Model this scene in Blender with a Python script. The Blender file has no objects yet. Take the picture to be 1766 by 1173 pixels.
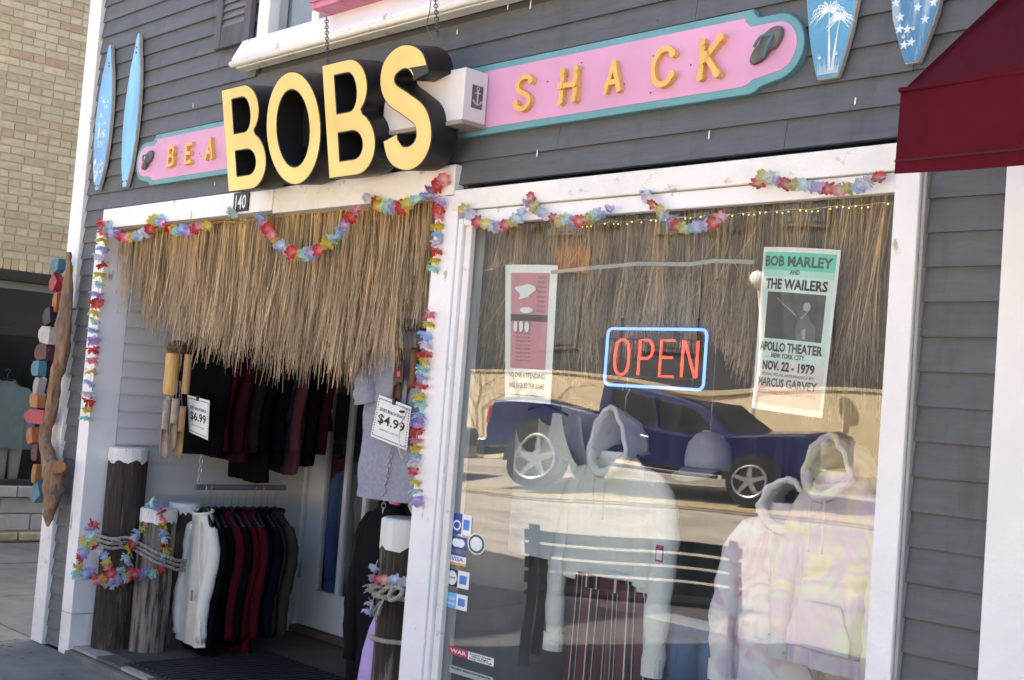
import bpy, bmesh, math, random
import numpy as np
from mathutils import Vector, Matrix, noise

random.seed(11)
SC = bpy.context.scene
COL = SC.collection

# ------------------------------------------------------------------ camera
FPX, IW, IH = 2231.25, 1766.0, 1173.0
CAM = np.array([0.0, -3.346, 1.6])
def _rot(y, p, r):
    cy, sy, cp, sp, cr, sr = math.cos(y), math.sin(y), math.cos(p), math.sin(p), math.cos(r), math.sin(r)
    Rz = np.array([[cy, sy, 0], [-sy, cy, 0], [0, 0, 1]])
    B = np.array([[1, 0, 0], [0, 0, -1], [0, 1, 0]])
    Rx = np.array([[1, 0, 0], [0, cp, sp], [0, -sp, cp]])
    Rr = np.array([[cr, -sr, 0], [sr, cr, 0], [0, 0, 1]])
    return Rr @ Rx @ B @ Rz
ROT = _rot(*[math.radians(a) for a in (47.083, 2.920, 4.368)])
cam = bpy.data.cameras.new('camera')
cam.sensor_width = 36.0
cam.lens = FPX / IW * 36.0
cam.clip_start = 0.05
cam.clip_end = 2000
camo = bpy.data.objects.new('camera', cam)
COL.objects.link(camo)
camo.matrix_world = Matrix(((ROT[0][0], -ROT[1][0], -ROT[2][0], CAM[0]),
                            (ROT[0][1], -ROT[1][1], -ROT[2][1], CAM[1]),
                            (ROT[0][2], -ROT[1][2], -ROT[2][2], CAM[2]), (0, 0, 0, 1)))
SC.camera = camo

# ------------------------------------------------------------------ sky, sun, exposure
SUN_EL, SUN_AZ = math.radians(47), math.radians(-25)     # azimuth measured from +y towards +x
world = bpy.data.worlds.new('World'); SC.world = world; world.use_nodes = True
wn = world.node_tree.nodes; wl = world.node_tree.links
bg = wn['Background']
sky = wn.new('ShaderNodeTexSky'); sky.sky_type = 'NISHITA'; sky.sun_disc = False
sky.sun_elevation = SUN_EL; sky.sun_rotation = SUN_AZ; sky.dust_density = 4.0; sky.air_density = 0.75; sky.ozone_density = 0.5
wl.new(sky.outputs[0], bg.inputs[0]); bg.inputs[1].default_value = 0.12
sun = bpy.data.lights.new('sun', 'SUN'); sun.energy = 5.0; sun.angle = math.radians(0.53); sun.color = (1.0, 0.94, 0.85)
suno = bpy.data.objects.new('sun', sun); COL.objects.link(suno)
sdir = Vector((math.sin(SUN_AZ) * math.cos(SUN_EL), math.cos(SUN_AZ) * math.cos(SUN_EL), math.sin(SUN_EL)))
suno.rotation_euler = sdir.to_track_quat('Z', 'Y').to_euler(); suno.location = sdir * 50
SC.view_settings.view_transform = 'Standard'; SC.view_settings.look = 'None'
SC.view_settings.gamma = 1; SC.view_settings.use_curve_mapping = False
SC.view_settings.exposure = 2.55
SC.render.engine = 'CYCLES'
SC.cycles.max_bounces = 8; SC.cycles.transparent_max_bounces = 16; SC.cycles.caustics_reflective = False; SC.cycles.caustics_refractive = False

# ------------------------------------------------------------------ helpers: measuring rays of the survey camera
def _ray(px, py): return ROT.T @ np.array([px - IW / 2, py - IH / 2, FPX])
def at(px, py, y=0.0):
    d = _ray(px, py); return Vector(CAM + d * ((y - CAM[1]) / d[1]))
def atx(px, py, x):
    d = _ray(px, py); return Vector(CAM + d * ((x - CAM[0]) / d[0]))

# ------------------------------------------------------------------ helpers: materials
MATS = {}
def mat(name, col, rough=0.6, var=0.12, scale=6.0, stretch=(1, 1, 1), bump=0.0, bscale=None, metal=0.0, spec=0.4,
        rand=0.0, dirt=None, dirt_lo=0.55, dirt_hi=0.65, dirt_scale=5.0, dirt_stretch=(1, 1, 1), trans=0.0, coat=0.0, sheen=0.0):
    if name in MATS: return MATS[name]
    m = bpy.data.materials.new(name); m.use_nodes = True; MATS[name] = m
    N, L = m.node_tree.nodes, m.node_tree.links
    b = N['Principled BSDF']
    b.inputs['Roughness'].default_value = rough; b.inputs['Metallic'].default_value = metal
    b.inputs['Specular IOR Level'].default_value = spec
    b.inputs['Coat Weight'].default_value = coat; b.inputs['Sheen Weight'].default_value = sheen
    tc = N.new('ShaderNodeTexCoord')
    def nz(sc, st, det=6.0, rgh=0.6):
        mp = N.new('ShaderNodeMapping'); L.new(tc.outputs['Object'], mp.inputs[0])
        mp.inputs['Scale'].default_value = (sc * st[0], sc * st[1], sc * st[2])
        n = N.new('ShaderNodeTexNoise'); n.inputs['Scale'].default_value = 1.0
        n.inputs['Detail'].default_value = det; n.inputs['Roughness'].default_value = rgh
        L.new(mp.outputs[0], n.inputs['Vector']); return n
    n1 = nz(scale, stretch)
    ra = N.new('ShaderNodeMapRange'); L.new(n1.outputs['Fac'], ra.inputs[0])
    ra.inputs[1].default_value = 0.3; ra.inputs[2].default_value = 0.7
    mx = N.new('ShaderNodeMix'); mx.data_type = 'RGBA'
    L.new(ra.outputs[0], mx.inputs[0])
    mx.inputs[6].default_value = tuple(max(0, c * (1 - var)) for c in col) + (1,)
    mx.inputs[7].default_value = tuple(min(1, c * (1 + var)) for c in col) + (1,)
    out = mx.outputs[2]
    if rand:
        oi = N.new('ShaderNodeObjectInfo'); mr = N.new('ShaderNodeMapRange'); L.new(oi.outputs['Random'], mr.inputs[0])
        mr.inputs[3].default_value = 1 - rand; mr.inputs[4].default_value = 1 + rand
        mu = N.new('ShaderNodeMix'); mu.data_type = 'RGBA'; mu.blend_type = 'MULTIPLY'; mu.inputs[0].default_value = 1
        L.new(out, mu.inputs[6]); L.new(mr.outputs[0], mu.inputs[7]); out = mu.outputs[2]
    if dirt:
        n2 = nz(dirt_scale, dirt_stretch, 8.0, 0.65)
        r2 = N.new('ShaderNodeMapRange'); L.new(n2.outputs['Fac'], r2.inputs[0])
        r2.inputs[1].default_value = dirt_lo; r2.inputs[2].default_value = dirt_hi
        m2 = N.new('ShaderNodeMix'); m2.data_type = 'RGBA'
        L.new(r2.outputs[0], m2.inputs[0]); L.new(out, m2.inputs[6]); m2.inputs[7].default_value = tuple(dirt) + (1,)
        out = m2.outputs[2]
    L.new(out, b.inputs['Base Color'])
    if bump:
        n3 = nz(bscale or scale * 3, stretch, 8.0)
        bp = N.new('ShaderNodeBump'); bp.inputs['Strength'].default_value = bump; bp.inputs['Distance'].default_value = 0.01
        L.new(n3.outputs['Fac'], bp.inputs['Height']); L.new(bp.outputs[0], b.inputs['Normal'])
    if trans:
        tr = N.new('ShaderNodeBsdfTranslucent'); L.new(out, tr.inputs[0])
        ms = N.new('ShaderNodeMixShader'); ms.inputs[0].default_value = trans
        L.new(b.outputs[0], ms.inputs[1]); L.new(tr.outputs[0], ms.inputs[2])
        L.new(ms.outputs[0], N['Material Output'].inputs[0])
    return m
def attr_mat(name, rough=0.7, trans=0.0, spec=0.25):
    if name in MATS: return MATS[name]
    m = mat(name, (0.5, 0.5, 0.5), rough=rough, spec=spec, trans=trans)
    N, L = m.node_tree.nodes, m.node_tree.links
    a = N.new('ShaderNodeAttribute'); a.attribute_name = 'tint'
    L.new(a.outputs['Color'], N['Principled BSDF'].inputs['Base Color'])
    for n in N:
        if n.type == 'BSDF_TRANSLUCENT': L.new(a.outputs['Color'], n.inputs[0])
    return m
def emit(name, col, strength):
    m = bpy.data.materials.new(name); m.use_nodes = True
    b = m.node_tree.nodes['Principled BSDF']; b.inputs['Base Color'].default_value = (0.02, 0.02, 0.02, 1)
    b.inputs['Emission Color'].default_value = tuple(col) + (1,); b.inputs['Emission Strength'].default_value = strength
    return m
def glass_mat(name, refl=1.9, tint=(0.9, 0.93, 0.92), dirt=0.02, wavy=0.0):
    m = bpy.data.materials.new(name); m.use_nodes = True
    N, L = m.node_tree.nodes, m.node_tree.links
    N.remove(N['Principled BSDF'])
    tr = N.new('ShaderNodeBsdfTransparent'); tr.inputs[0].default_value = tint + (1,)
    gl = N.new('ShaderNodeBsdfGlossy'); gl.inputs['Roughness'].default_value = 0.0
    fr = N.new('ShaderNodeFresnel'); fr.inputs[0].default_value = 1.5
    ge = N.new('ShaderNodeNewGeometry')
    iv = N.new('ShaderNodeMath'); iv.operation = 'SUBTRACT'; iv.inputs[0].default_value = refl; 
    bk = N.new('ShaderNodeMath'); bk.operation = 'MULTIPLY'; bk.inputs[1].default_value = refl
    L.new(ge.outputs['Backfacing'], bk.inputs[0]); L.new(bk.outputs[0], iv.inputs[1])
    mu = N.new('ShaderNodeMath'); mu.operation = 'MULTIPLY'; mu.use_clamp = True
    L.new(fr.outputs[0], mu.inputs[0]); L.new(iv.outputs[0], mu.inputs[1])
    ms = N.new('ShaderNodeMixShader'); L.new(mu.outputs[0], ms.inputs[0]); L.new(tr.outputs[0], ms.inputs[1]); L.new(gl.outputs[0], ms.inputs[2])
    tc = N.new('ShaderNodeTexCoord')
    if wavy:
        mp0 = N.new('ShaderNodeMapping'); mp0.inputs['Scale'].default_value = (1.3, 1.3, 2.2); L.new(tc.outputs['Object'], mp0.inputs[0])
        nz0 = N.new('ShaderNodeTexNoise'); nz0.inputs['Scale'].default_value = 1.0; nz0.inputs['Detail'].default_value = 0.0
        L.new(mp0.outputs[0], nz0.inputs['Vector'])
        bp = N.new('ShaderNodeBump'); bp.inputs['Strength'].default_value = 1.0; bp.inputs['Distance'].default_value = wavy
        L.new(nz0.outputs['Fac'], bp.inputs['Height']); L.new(bp.outputs[0], gl.inputs['Normal'])
    # a film of dust and wiping streaks
    mp = N.new('ShaderNodeMapping'); mp.inputs['Scale'].default_value = (45, 1, 1.5); L.new(tc.outputs['Object'], mp.inputs[0])
    nz = N.new('ShaderNodeTexNoise'); nz.inputs['Scale'].default_value = 1.0; nz.inputs['Detail'].default_value = 5; L.new(mp.outputs[0], nz.inputs['Vector'])
    mr = N.new('ShaderNodeMapRange'); mr.inputs[1].default_value = 0.35; mr.inputs[2].default_value = 0.75; mr.inputs[3].default_value = 0.2 * dirt; mr.inputs[4].default_value = 2.2 * dirt
    L.new(nz.outputs['Fac'], mr.inputs[0])
    df = N.new('ShaderNodeBsdfDiffuse'); df.inputs[0].default_value = (0.6, 0.6, 0.58, 1)
    m2 = N.new('ShaderNodeMixShader'); L.new(mr.outputs[0], m2.inputs[0]); L.new(ms.outputs[0], m2.inputs[1]); L.new(df.outputs[0], m2.inputs[2])
    L.new(m2.outputs[0], N['Material Output'].inputs[0])
    return m

# ------------------------------------------------------------------ helpers: objects and meshes
def tag(o, label=None, cat=None, group=None, kind=None):
    if label: o['label'] = label
    if cat: o['category'] = cat
    if group: o['group'] = group
    if kind: o['kind'] = kind
    return o
def thing(name, loc, label, cat, group=None):
    o = bpy.data.objects.new(name, None); o.location = loc; o.empty_display_size = 0.1
    COL.objects.link(o); return tag(o, label, cat, group)
def wpos(o):
    return (Vector(o.location) + o.matrix_parent_inverse.translation + wpos(o.parent)) if o.parent else Vector(o.location)
def link(name, me, parent=None, loc=None, rot=None, scale=None):
    o = bpy.data.objects.new(name, me); COL.objects.link(o)
    if loc is not None: o.location = loc
    if rot is not None: o.rotation_euler = rot
    if scale is not None: o.scale = scale
    if parent is not None:
        o.parent = parent
        L = wpos(parent)                           # parts are modelled in place: cancel the offset of the thing's origin
        o.matrix_parent_inverse = Matrix.Translation(-L)
    return o
class MB:
    def __init__(s): s.v = []; s.f = []; s.m = []; s.sm = []; s.mi = 0; s.smooth = False
    def face(s, idx): s.f.append(tuple(idx)); s.m.append(s.mi); s.sm.append(s.smooth)
    def hexa(s, p):
        b = len(s.v); s.v += [tuple(q) for q in p]
        for q in ((0, 3, 2, 1), (4, 5, 6, 7), (0, 1, 5, 4), (1, 2, 6, 5), (2, 3, 7, 6), (3, 0, 4, 7)): s.face([b + i for i in q])
        return s
    def box(s, x0, x1, y0, y1, z0, z1):
        return s.hexa([(x0, y0, z0), (x1, y0, z0), (x1, y1, z0), (x0, y1, z0), (x0, y0, z1), (x1, y0, z1), (x1, y1, z1), (x0, y1, z1)])
    def prism(s, poly, a0, a1, f=lambda u, v, a: (u, a, v)):
        n = len(poly); b = len(s.v)
        s.v += [tuple(f(u, v, a0)) for u, v in poly] + [tuple(f(u, v, a1)) for u, v in poly]
        s.face(range(b, b + n)); s.face(range(b + 2 * n - 1, b + n - 1, -1))
        for i in range(n):
            j = (i + 1) % n; s.face((b + i, b + n + i, b + n + j, b + j))
        return s
    def tube(s, pts, r, n=8, cap=True, closed=False, flat=None):
        pts = [Vector(p) for p in pts]; k = len(pts); b = len(s.v)
        up = Vector((0.13, 0.21, 0.97)); prev = None
        for i, p in enumerate(pts):
            t = (pts[(i + 1) % k] - pts[i - 1]) if closed else (pts[min(i + 1, k - 1)] - pts[max(i - 1, 0)])
            t = t.normalized() if t.length > 1e-9 else Vector((0, 0, 1))
            a = prev if prev is not None else (up if abs(t.dot(up)) < .95 else Vector((1, 0, 0)))
            a = (a - t * a.dot(t)); a = a.normalized() if a.length > 1e-6 else t.orthogonal().normalized()
            prev = a; c = t.cross(a)
            ri = r[i] if hasattr(r, '__len__') else r
            for j in range(n):
                q = 2 * math.pi * j / n
                s.v.append(tuple(p + (a * math.cos(q) + c * math.sin(q) * (flat or 1)) * ri))
        for i in range(k if closed else k - 1):
            for j in range(n):
                a0 = b + i * n + j; a1 = b + i * n + (j + 1) % n; i2 = (i + 1) % k
                s.face((a0, a1, b + i2 * n + (j + 1) % n, b + i2 * n + j))
        if cap and not closed:
            s.face([b + j for j in range(n - 1, -1, -1)]); s.face([b + (k - 1) * n + j for j in range(n)])
        return s
    def rings(s, rings, cap=True):
        n = len(rings[0]); b = len(s.v)
        for r in rings: s.v += [tuple(q) for q in r]
        for i in range(len(rings) - 1):
            for j in range(n): s.face((b + i * n + j, b + i * n + (j + 1) % n, b + (i + 1) * n + (j + 1) % n, b + (i + 1) * n + j))
        if cap:
            s.face([b + j for j in range(n - 1, -1, -1)]); s.face([b + (len(rings) - 1) * n + j for j in range(n)])
        return s
    def lathe(s, prof, c, n=20, cap=True):
        return s.rings([[(c[0] + r * math.cos(2 * math.pi * j / n), c[1] + r * math.sin(2 * math.pi * j / n), c[2] + z) for j in range(n)] for r, z in prof], cap)
    def ball(s, c, r, n=10, sc=(1, 1, 1)):
        return s.rings([[(c[0] + sc[0] * r * math.sin(a) * math.cos(2 * math.pi * j / n), c[1] + sc[1] * r * math.sin(a) * math.sin(2 * math.pi * j / n), c[2] - sc[2] * r * math.cos(a)) for j in range(n)]
                        for a in [math.pi * (i + 0.08) / (n // 2 + 0.16) for i in range(n // 2 + 1)]])
    def mesh(s, name, mats):
        me = bpy.data.meshes.new(name); me.from_pydata(s.v, [], s.f)
        for m in (mats if isinstance(mats, (list, tuple)) else [mats]): me.materials.append(m)
        me.polygons.foreach_set('material_index', s.m); me.polygons.foreach_set('use_smooth', s.sm)
        bm = bmesh.new(); bm.from_mesh(me); bmesh.ops.recalc_face_normals(bm, faces=bm.faces); bm.to_mesh(me); bm.free()
        me.update(); return me
    def build(s, name, mats, parent=None, bevel=0.0, **k):
        o = link(name, s.mesh(name, mats), parent, **k)
        if bevel:
            bv = o.modifiers.new('bevel', 'BEVEL'); bv.width = bevel; bv.segments = 2; bv.limit_method = 'ANGLE'
        return o
def box(name, b, m, parent=None, bevel=0.0): return MB().box(*b).build(name, m, parent, bevel)
def smoothpath(pts, n=6):
    pts = [Vector(p) for p in pts]; out = []
    for i in range(len(pts) - 1):
        p0, p1, p2, p3 = pts[max(i - 1, 0)], pts[i], pts[i + 1], pts[min(i + 2, len(pts) - 1)]
        for k in range(n):
            t = k / n
            out.append(0.5 * ((2 * p1) + (p2 - p0) * t + (2 * p0 - 5 * p1 + 4 * p2 - p3) * t * t + (3 * p1 - p0 - 3 * p2 + p3) * t ** 3))
    out.append(pts[-1]); return out
def text_mesh(s, size, m, xf, width=None, depth=0.0, bold=0.0, sx=1.0):
    """lettering laid by xf(u, v, d): u along the line, v up, d out of the face; centred on u"""
    cu = bpy.data.curves.new('t', 'FONT'); cu.body = s; cu.size = size; cu.align_x = 'CENTER'; cu.extrude = depth; cu.offset = bold
    cu.resolution_u = 2
    o = bpy.data.objects.new('t', cu); COL.objects.link(o)
    dg = bpy.context.evaluated_depsgraph_get(); me = bpy.data.meshes.new_from_object(o.evaluated_get(dg))
    bpy.data.objects.remove(o); bpy.data.curves.remove(cu)
    co = [v.co.copy() for v in me.vertices]
    if not co: return me
    x0, x1 = min(c.x for c in co), max(c.x for c in co)
    k = (width / (x1 - x0)) if width else sx
    mid = (x0 + x1) / 2
    for v, c in zip(me.vertices, co): v.co = xf((c.x - mid) * k, c.y, c.z)
    me.materials.clear(); me.materials.append(m); me.update(); return me
def curve2d_mesh(splines, extrude, offset=0.0):
    cu = bpy.data.curves.new('c', 'CURVE'); cu.dimensions = '2D'; cu.fill_mode = 'BOTH'; cu.extrude = extrude; cu.offset = offset
    for pts in splines:
        sp = cu.splines.new('POLY'); sp.points.add(len(pts) - 1); sp.use_cyclic_u = True
        for p, (x, y) in zip(sp.points, pts): p.co = (x, y, 0, 1)
    o = bpy.data.objects.new('c', cu); COL.objects.link(o)
    dg = bpy.context.evaluated_depsgraph_get(); me = bpy.data.meshes.new_from_object(o.evaluated_get(dg))
    bpy.data.objects.remove(o); bpy.data.curves.remove(cu); return me

# ------------------------------------------------------------------ materials
PEEL = (0.42, 0.38, 0.32)
M_SIDING = mat('grey_clapboard_paint', (0.098, 0.104, 0.110), 0.6, 0.14, 5, (1, 1, 6), bump=0.25, bscale=30, rand=0.06, dirt=(0.066, 0.066, 0.066), dirt_lo=.52, dirt_hi=.78, dirt_scale=4, dirt_stretch=(2.5, 1, .6))
M_SIDING2 = mat('alcove_clapboard_paint', (0.58, 0.57, 0.565), 0.6, 0.03, 5, (1, 1, 1), bump=0.1, bscale=30, rand=0.04)
M_WHITE = mat('white_trim_paint', (0.78, 0.77, 0.77), 0.5, 0.05, 4, bump=0.2, bscale=40, dirt=PEEL, dirt_lo=.645, dirt_hi=.69, dirt_scale=8, dirt_stretch=(1.5, 1.5, .6))
M_WHITE2 = mat('worn_white_trim_paint', (0.74, 0.72, 0.68), 0.6, 0.08, 4, bump=0.4, bscale=25, dirt=PEEL, dirt_lo=.60, dirt_hi=.68, dirt_scale=9, dirt_stretch=(1, 1, 1.5))
M_DARKWALL = mat('interior_paint', (0.10, 0.095, 0.09), 0.8, 0.2, 3)
M_INFLOOR = mat('interior_floor', (0.07, 0.06, 0.05), 0.7, 0.3, 3)
M_CONC = mat('sidewalk_concrete', (0.155, 0.147, 0.135), 0.88, 0.28, 3, bump=0.3, bscale=60, dirt=(0.11, 0.10, 0.095), dirt_lo=.48, dirt_hi=.75, dirt_scale=2.2, rand=0.08)
M_ASPH = mat('road_asphalt', (0.46, 0.40, 0.31), 0.9, 0.2, .8, bump=0.4, bscale=80, dirt=(.30, .265, .21), dirt_lo=.5, dirt_hi=.7, dirt_scale=1.5)
M_YEL = mat('road_yellow_paint', (0.62, 0.40, 0.06), 0.7, 0.2, 6)
M_BLACK = mat('sign_black', (0.012, 0.012, 0.013), 0.45, 0.2, 5)
M_GLASS = glass_mat('shop_window_glass', 2.7, (0.95, 0.97, 0.96), 0.012, 0.0045)
M_GLASS2 = glass_mat('door_glass', 1.6, (0.85, 0.88, 0.88), 0.01)
M_METAL = mat('galvanised_steel', (0.5, 0.5, 0.5), 0.4, 0.1, 20, metal=0.9)
M_DARKMETAL = mat('dark_steel', (0.1, 0.1, 0.11), 0.45, 0.2, 12, metal=0.6)
M_WIRE = mat('hanger_black_plastic', (0.012, 0.012, 0.014), 0.5, 0.1)
M_ROPE = mat('weathered_rope', (0.36, 0.33, 0.29), 0.9, 0.3, 60, bump=0.6, bscale=150)
M_PAPER = mat('white_card', (0.75, 0.75, 0.73), 0.7, 0.03)
M_INK = mat('black_ink', (0.02, 0.02, 0.022), 0.7, 0.1)
M_WHITEINK = mat('white_ink', (0.75, 0.76, 0.76), 0.7, 0.03)
M_ROOF = mat('flat_roof_felt', (0.06, 0.06, 0.06), 0.9, 0.2)

# ------------------------------------------------------------------ ground
def slope_z(y):
    d = max(0.0, min(26.0, -y) - 4.75); return -0.13 + 0.062 * d
M_GROUND = mat('bare_ground', (0.22, 0.20, 0.165), 0.95, 0.25, 1.5, bump=0.3, bscale=20)
g = MB()
ys = [400, 60, 12, 0, -4.70, -4.75, -26, -60, -400]
for i, y in enumerate(ys):
    z = -0.16 if y >= -4.75 else slope_z(y) - 0.02
    g.v += [(-400, y, z), (400, y, z)]
for i in range(len(ys) - 1): g.face((2 * i, 2 * i + 1, 2 * i + 3, 2 * i + 2))
tag(g.build('ground', M_GROUND), kind='structure')
# sidewalk and lot: a bed with recessed joints, slabs on it
bed = tag(box('sidewalk', (-40, 14, -4.6, 9, -0.155, -0.02), mat('joint_dirt', (0.10, 0.09, 0.08), 0.95, 0.3, 9)), kind='structure')
SLAB = 1.5
for i in range(-9, 2):
    for j in range(-3, 3):
        x0, y0 = i * SLAB - 0.08, j * SLAB + 0.0
        if j >= 0 and not (x0 + SLAB <= -7.4): continue
        x1 = x0 + SLAB
        if j == -3: y0 = -4.6 + 0.16
        MB().box(x0 + .006, x1 - .006, y0 + .006, (j + 1) * SLAB - .006, -0.05, random.uniform(-0.004, 0.003)).build('slab', M_CONC, bed, bevel=0.006)
MB().box(-30, 12, -4.75, -4.44, -0.2, 0.004).build('curb', mat('curb_concrete', (0.36, 0.34, 0.31), .85, .15, 4, bump=.3), bed, bevel=.02)
# the road, climbing gently away from the shop and turned a little against it
RU = Vector((math.cos(math.radians(-17)), math.sin(math.radians(-17)), 0)); RN = Vector((-0.2924, -0.9563, 0)); RO = Vector((-13.6, -12.9, 0))
def street(u, n, dz=0.0):
    p = RO + RU * u + RN * n; p.z = slope_z(p.y) + dz; return p
rd = MB()
for i in range(8):
    x = -60 + i * 12
    for y in (-4.75, -26): rd.v.append((x, y, slope_z(y) + 0.004))
for i in range(7): rd.face((2 * i, 2 * i + 2, 2 * i + 3, 2 * i + 1))
tag(rd.build('road', M_ASPH), kind='structure')
for n0 in (-1.75, -1.5):
    q = MB(); q.v = [street(-30, n0, .008), street(30, n0, .008), street(30, n0 + .11, .008), street(-30, n0 + .11, .008)]; q.face((0, 1, 2, 3))
    tag(q.build('road_marking', M_YEL), kind='structure')
q = MB(); q.hexa([street(-30, 2.0, -.2), street(30, 2.0, -.2), street(30, 12, -.2), street(-30, 12, -.2), street(-30, 2.0, .13), street(30, 2.0, .13), street(30, 12, .13), street(-30, 12, .13)])
tag(q.build('far_sidewalk', mat('far_concrete', (0.42, 0.37, 0.29), .9, .15, 2)), kind='structure')

# ------------------------------------------------------------------ shop building
shop = thing('shop_building', (-4, 2, 0), 'grey clapboard shop building with white trim around entry alcove and display window', 'shop building')
E_UP, E_LO, Z0 = 0.0954, 0.0985, 2.279
zl = [Z0 - E_LO * k for k in range(0, 24)] + [Z0 + E_UP * k for k in range(1, 44)]
zl = sorted(z for z in zl)
XL, XR = -7.40, 1.5
OPEN = [(-7.16, -3.99, -1, 2.545), (-4.0, -1.893, -1, 2.445), (-5.60, -3.35, 3.2, 5.2), (-1.655, 0.3, -1, 2.38)]
wallcore = MB()
for (x0, x1, z0, z1) in [(-7.44, -7.075, 0, 2.5), (-7.44, 1.5, 2.5, 3.2), (-7.44, -5.6, 3.2, 5.2), (-3.35, 1.5, 3.2, 5.2), (-7.44, 1.5, 5.2, 6.5), (-1.915, -1.63, 0, 2.5), (-1.63, 1.5, 2.4, 2.5), (-4.06, -3.94, 0, 2.5), (0.3, 1.5, 0, 2.4), (-3.93, -1.93, 0, .36)]:
    wallcore.box(x0, x1, 0.012, 0.1, z0, z1)
wallcore.build('wall_sheathing', mat('sheathing', (0.06, 0.06, 0.06), .9), shop)
for zi in range(len(zl) - 1):
    za, zb = zl[zi], zl[zi + 1]
    if zb < 0.02: continue
    za = max(za, 0.0)
    segs = [(XL, XR)]
    for (a, b, c, d) in OPEN:
        if zb > c + .02 and za < d - .02:
            ns = []
            for s0, s1 in segs:
                if b <= s0 or a >= s1: ns.append((s0, s1)); continue
                if a > s0: ns.append((s0, a))
                if b < s1: ns.append((b, s1))
            segs = ns
    for s0, s1 in segs:
        cuts = [s0]
        if s1 - s0 > 3.2:
            c = s0 + random.uniform(1.2, 2.9)
            while c < s1 - .6: cuts.append(c); c += random.uniform(2.2, 3.6)
        cuts.append(s1)
        for a, b in zip(cuts[:-1], cuts[1:]):
            w = random.uniform(-.0012, .0012); lap = .012
            o = random.uniform(-.001, .001)
            MB().hexa([(a + .001, -.016 + w, za + o), (b - .001, -.016 - w, za - o), (b - .001, .010, za - o), (a + .001, .010, za + o),
                       (a + .001, -.002, zb + lap), (b - .001, -.002, zb + lap), (b - .001, .010, zb + lap), (a + .001, .010, zb + lap)]).build('siding_board', M_SIDING, shop)
# the shell behind (walls, roof, floors)
M_SIDEWALL = mat('plain_grey_wall', (0.12, 0.125, 0.13), .7, .1, 4, (1, 1, 10))
MB().box(-7.44, -7.34, 0.1, 9, 0, 6.5).build('side_wall', M_SIDEWALL, shop)
MB().box(1.4, 1.5, 0.1, 9, 0, 6.5).build('side_wall', M_SIDEWALL, shop)
MB().box(-7.44, 1.5, 9, 9.1, 0, 6.5).build('rear_wall', M_SIDEWALL, shop)
MB().box(-7.6, 1.6, -0.25, 9.2, 6.5, 6.62).build('roof', M_ROOF, shop, bevel=.01)
MB().box(-7.34, 1.4, 0.1, 9, 2.62, 2.78).build('upper_floor', mat('ceiling_paint', (0.3, .29, .27), .8), shop)
MB().box(-7.0, 1.4, 0.1, 9, -0.1, 0.06).build('shop_floor', M_INFLOOR, shop)
MB().box(-3.95, 1.4, 3.2, 3.3, 0.06, 2.62).build('inner_wall', M_DARKWALL, shop)
MB().box(-7.3, 1.4, 5.2, 5.3, 0.06, 2.62).build('inner_wall', M_DARKWALL, shop)
MB().box(-1.62, -1.54, 0.1, 3.2, 0.06, 2.62).build('inner_wall', M_DARKWALL, shop)
MB().box(-4.12, -4.02, 0.1, 3.3, 0.06, 2.62).build('inner_wall', mat('partition_paint', (.3, .3, .3), .8), shop)
MB().box(-4.02, -1.62, 0.1, 0.75, 0.06, 0.40).build('display_platform', mat('display_deck', (.05, .045, .04), .8), shop)
# trim
def trim(b, m=M_WHITE, bev=.004, nm='trim_board'): return box(nm, b, m, shop, bev)
trim((-7.565, -7.445, -0.035, 0.10, 1.0, 2.62), M_WHITE, nm='corner_board'); trim((-7.565, -7.445, -0.033, 0.10, 2.62, 6.5), M_WHITE, nm='corner_board')
trim((-7.56, -7.445, -0.034, 0.09, 0.0, 0.999), M_WHITE2, nm='corner_board')
trim((-7.445, -7.403, -0.034, 0.011, 0.0, 6.5), M_WHITE2, nm='corner_bead')
trim((-7.18, -7.05, -0.034, 0.14, 0.235, 2.44), nm='door_jamb'); trim((-7.185, -7.055, -0.031, 0.138, 0.0, 0.232), M_WHITE2, nm='door_jamb')
trim((-7.10, -5.3, -0.042, 0.12, 2.442, 2.554), nm='door_header'); trim((-5.297, -3.965, -0.040, 0.12, 2.428, 2.552), M_WHITE2, nm='door_header')
trim((-4.075, -3.936, -0.036, 0.12, 0.0, 2.426), nm='post')
trim((-3.934, -3.908, -0.028, 0.10, 0.0, 2.33), nm='casing'); trim((-3.906, -3.868, -0.012, 0.014, 0.43, 2.33), M_WHITE2, nm='sash_stop')
trim((-3.962, -1.905, -0.040, 0.10, 2.363, 2.445), M_WHITE2, nm='window_header'); trim((-3.906, -1.988, -0.026, 0.012, 2.302, 2.361), nm='window_header')
trim((-1.986, -1.906, -0.042, 0.10, 0.0, 2.361), nm='window_jamb'); trim((-1.904, -1.892, -0.030, 0.10, 0.0, 2.40), mat('grey_primer', (.33, .33, .33), .7), nm='jamb_edge')
trim((-3.933, -1.99, -0.06, 0.012, 0.36, 0.428), nm='window_sill'); trim((-3.905, -1.99, -0.026, -0.006, 0.0, 0.358), nm='apron_board')
pane = box('window_pane', (-3.93, -1.95, 0.016, 0.022, 0.40, 2.38), M_GLASS, shop)
# right hand doorway at the edge
trim((-1.655, -1.52, -0.035, 0.10, 0.0, 2.62), nm='door_casing'); trim((-1.518, -1.49, 0.0, 0.10, 0.0, 2.4), mat('grey_primer', (.33, .33, .33), .7), nm='door_stop')
trim((-1.488, -0.5, 0.05, 0.095, 0.06, 2.38), mat('blue_grey_door', (.2, .22, .25), .5), nm='side_door'); trim((-0.498, -0.36, -0.035, 0.1, 0, 2.5), nm='door_casing')
trim((-0.36, 0.3, .03, .1, 0, 2.4), M_SIDEWALL, nm='wall_panel')
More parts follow.
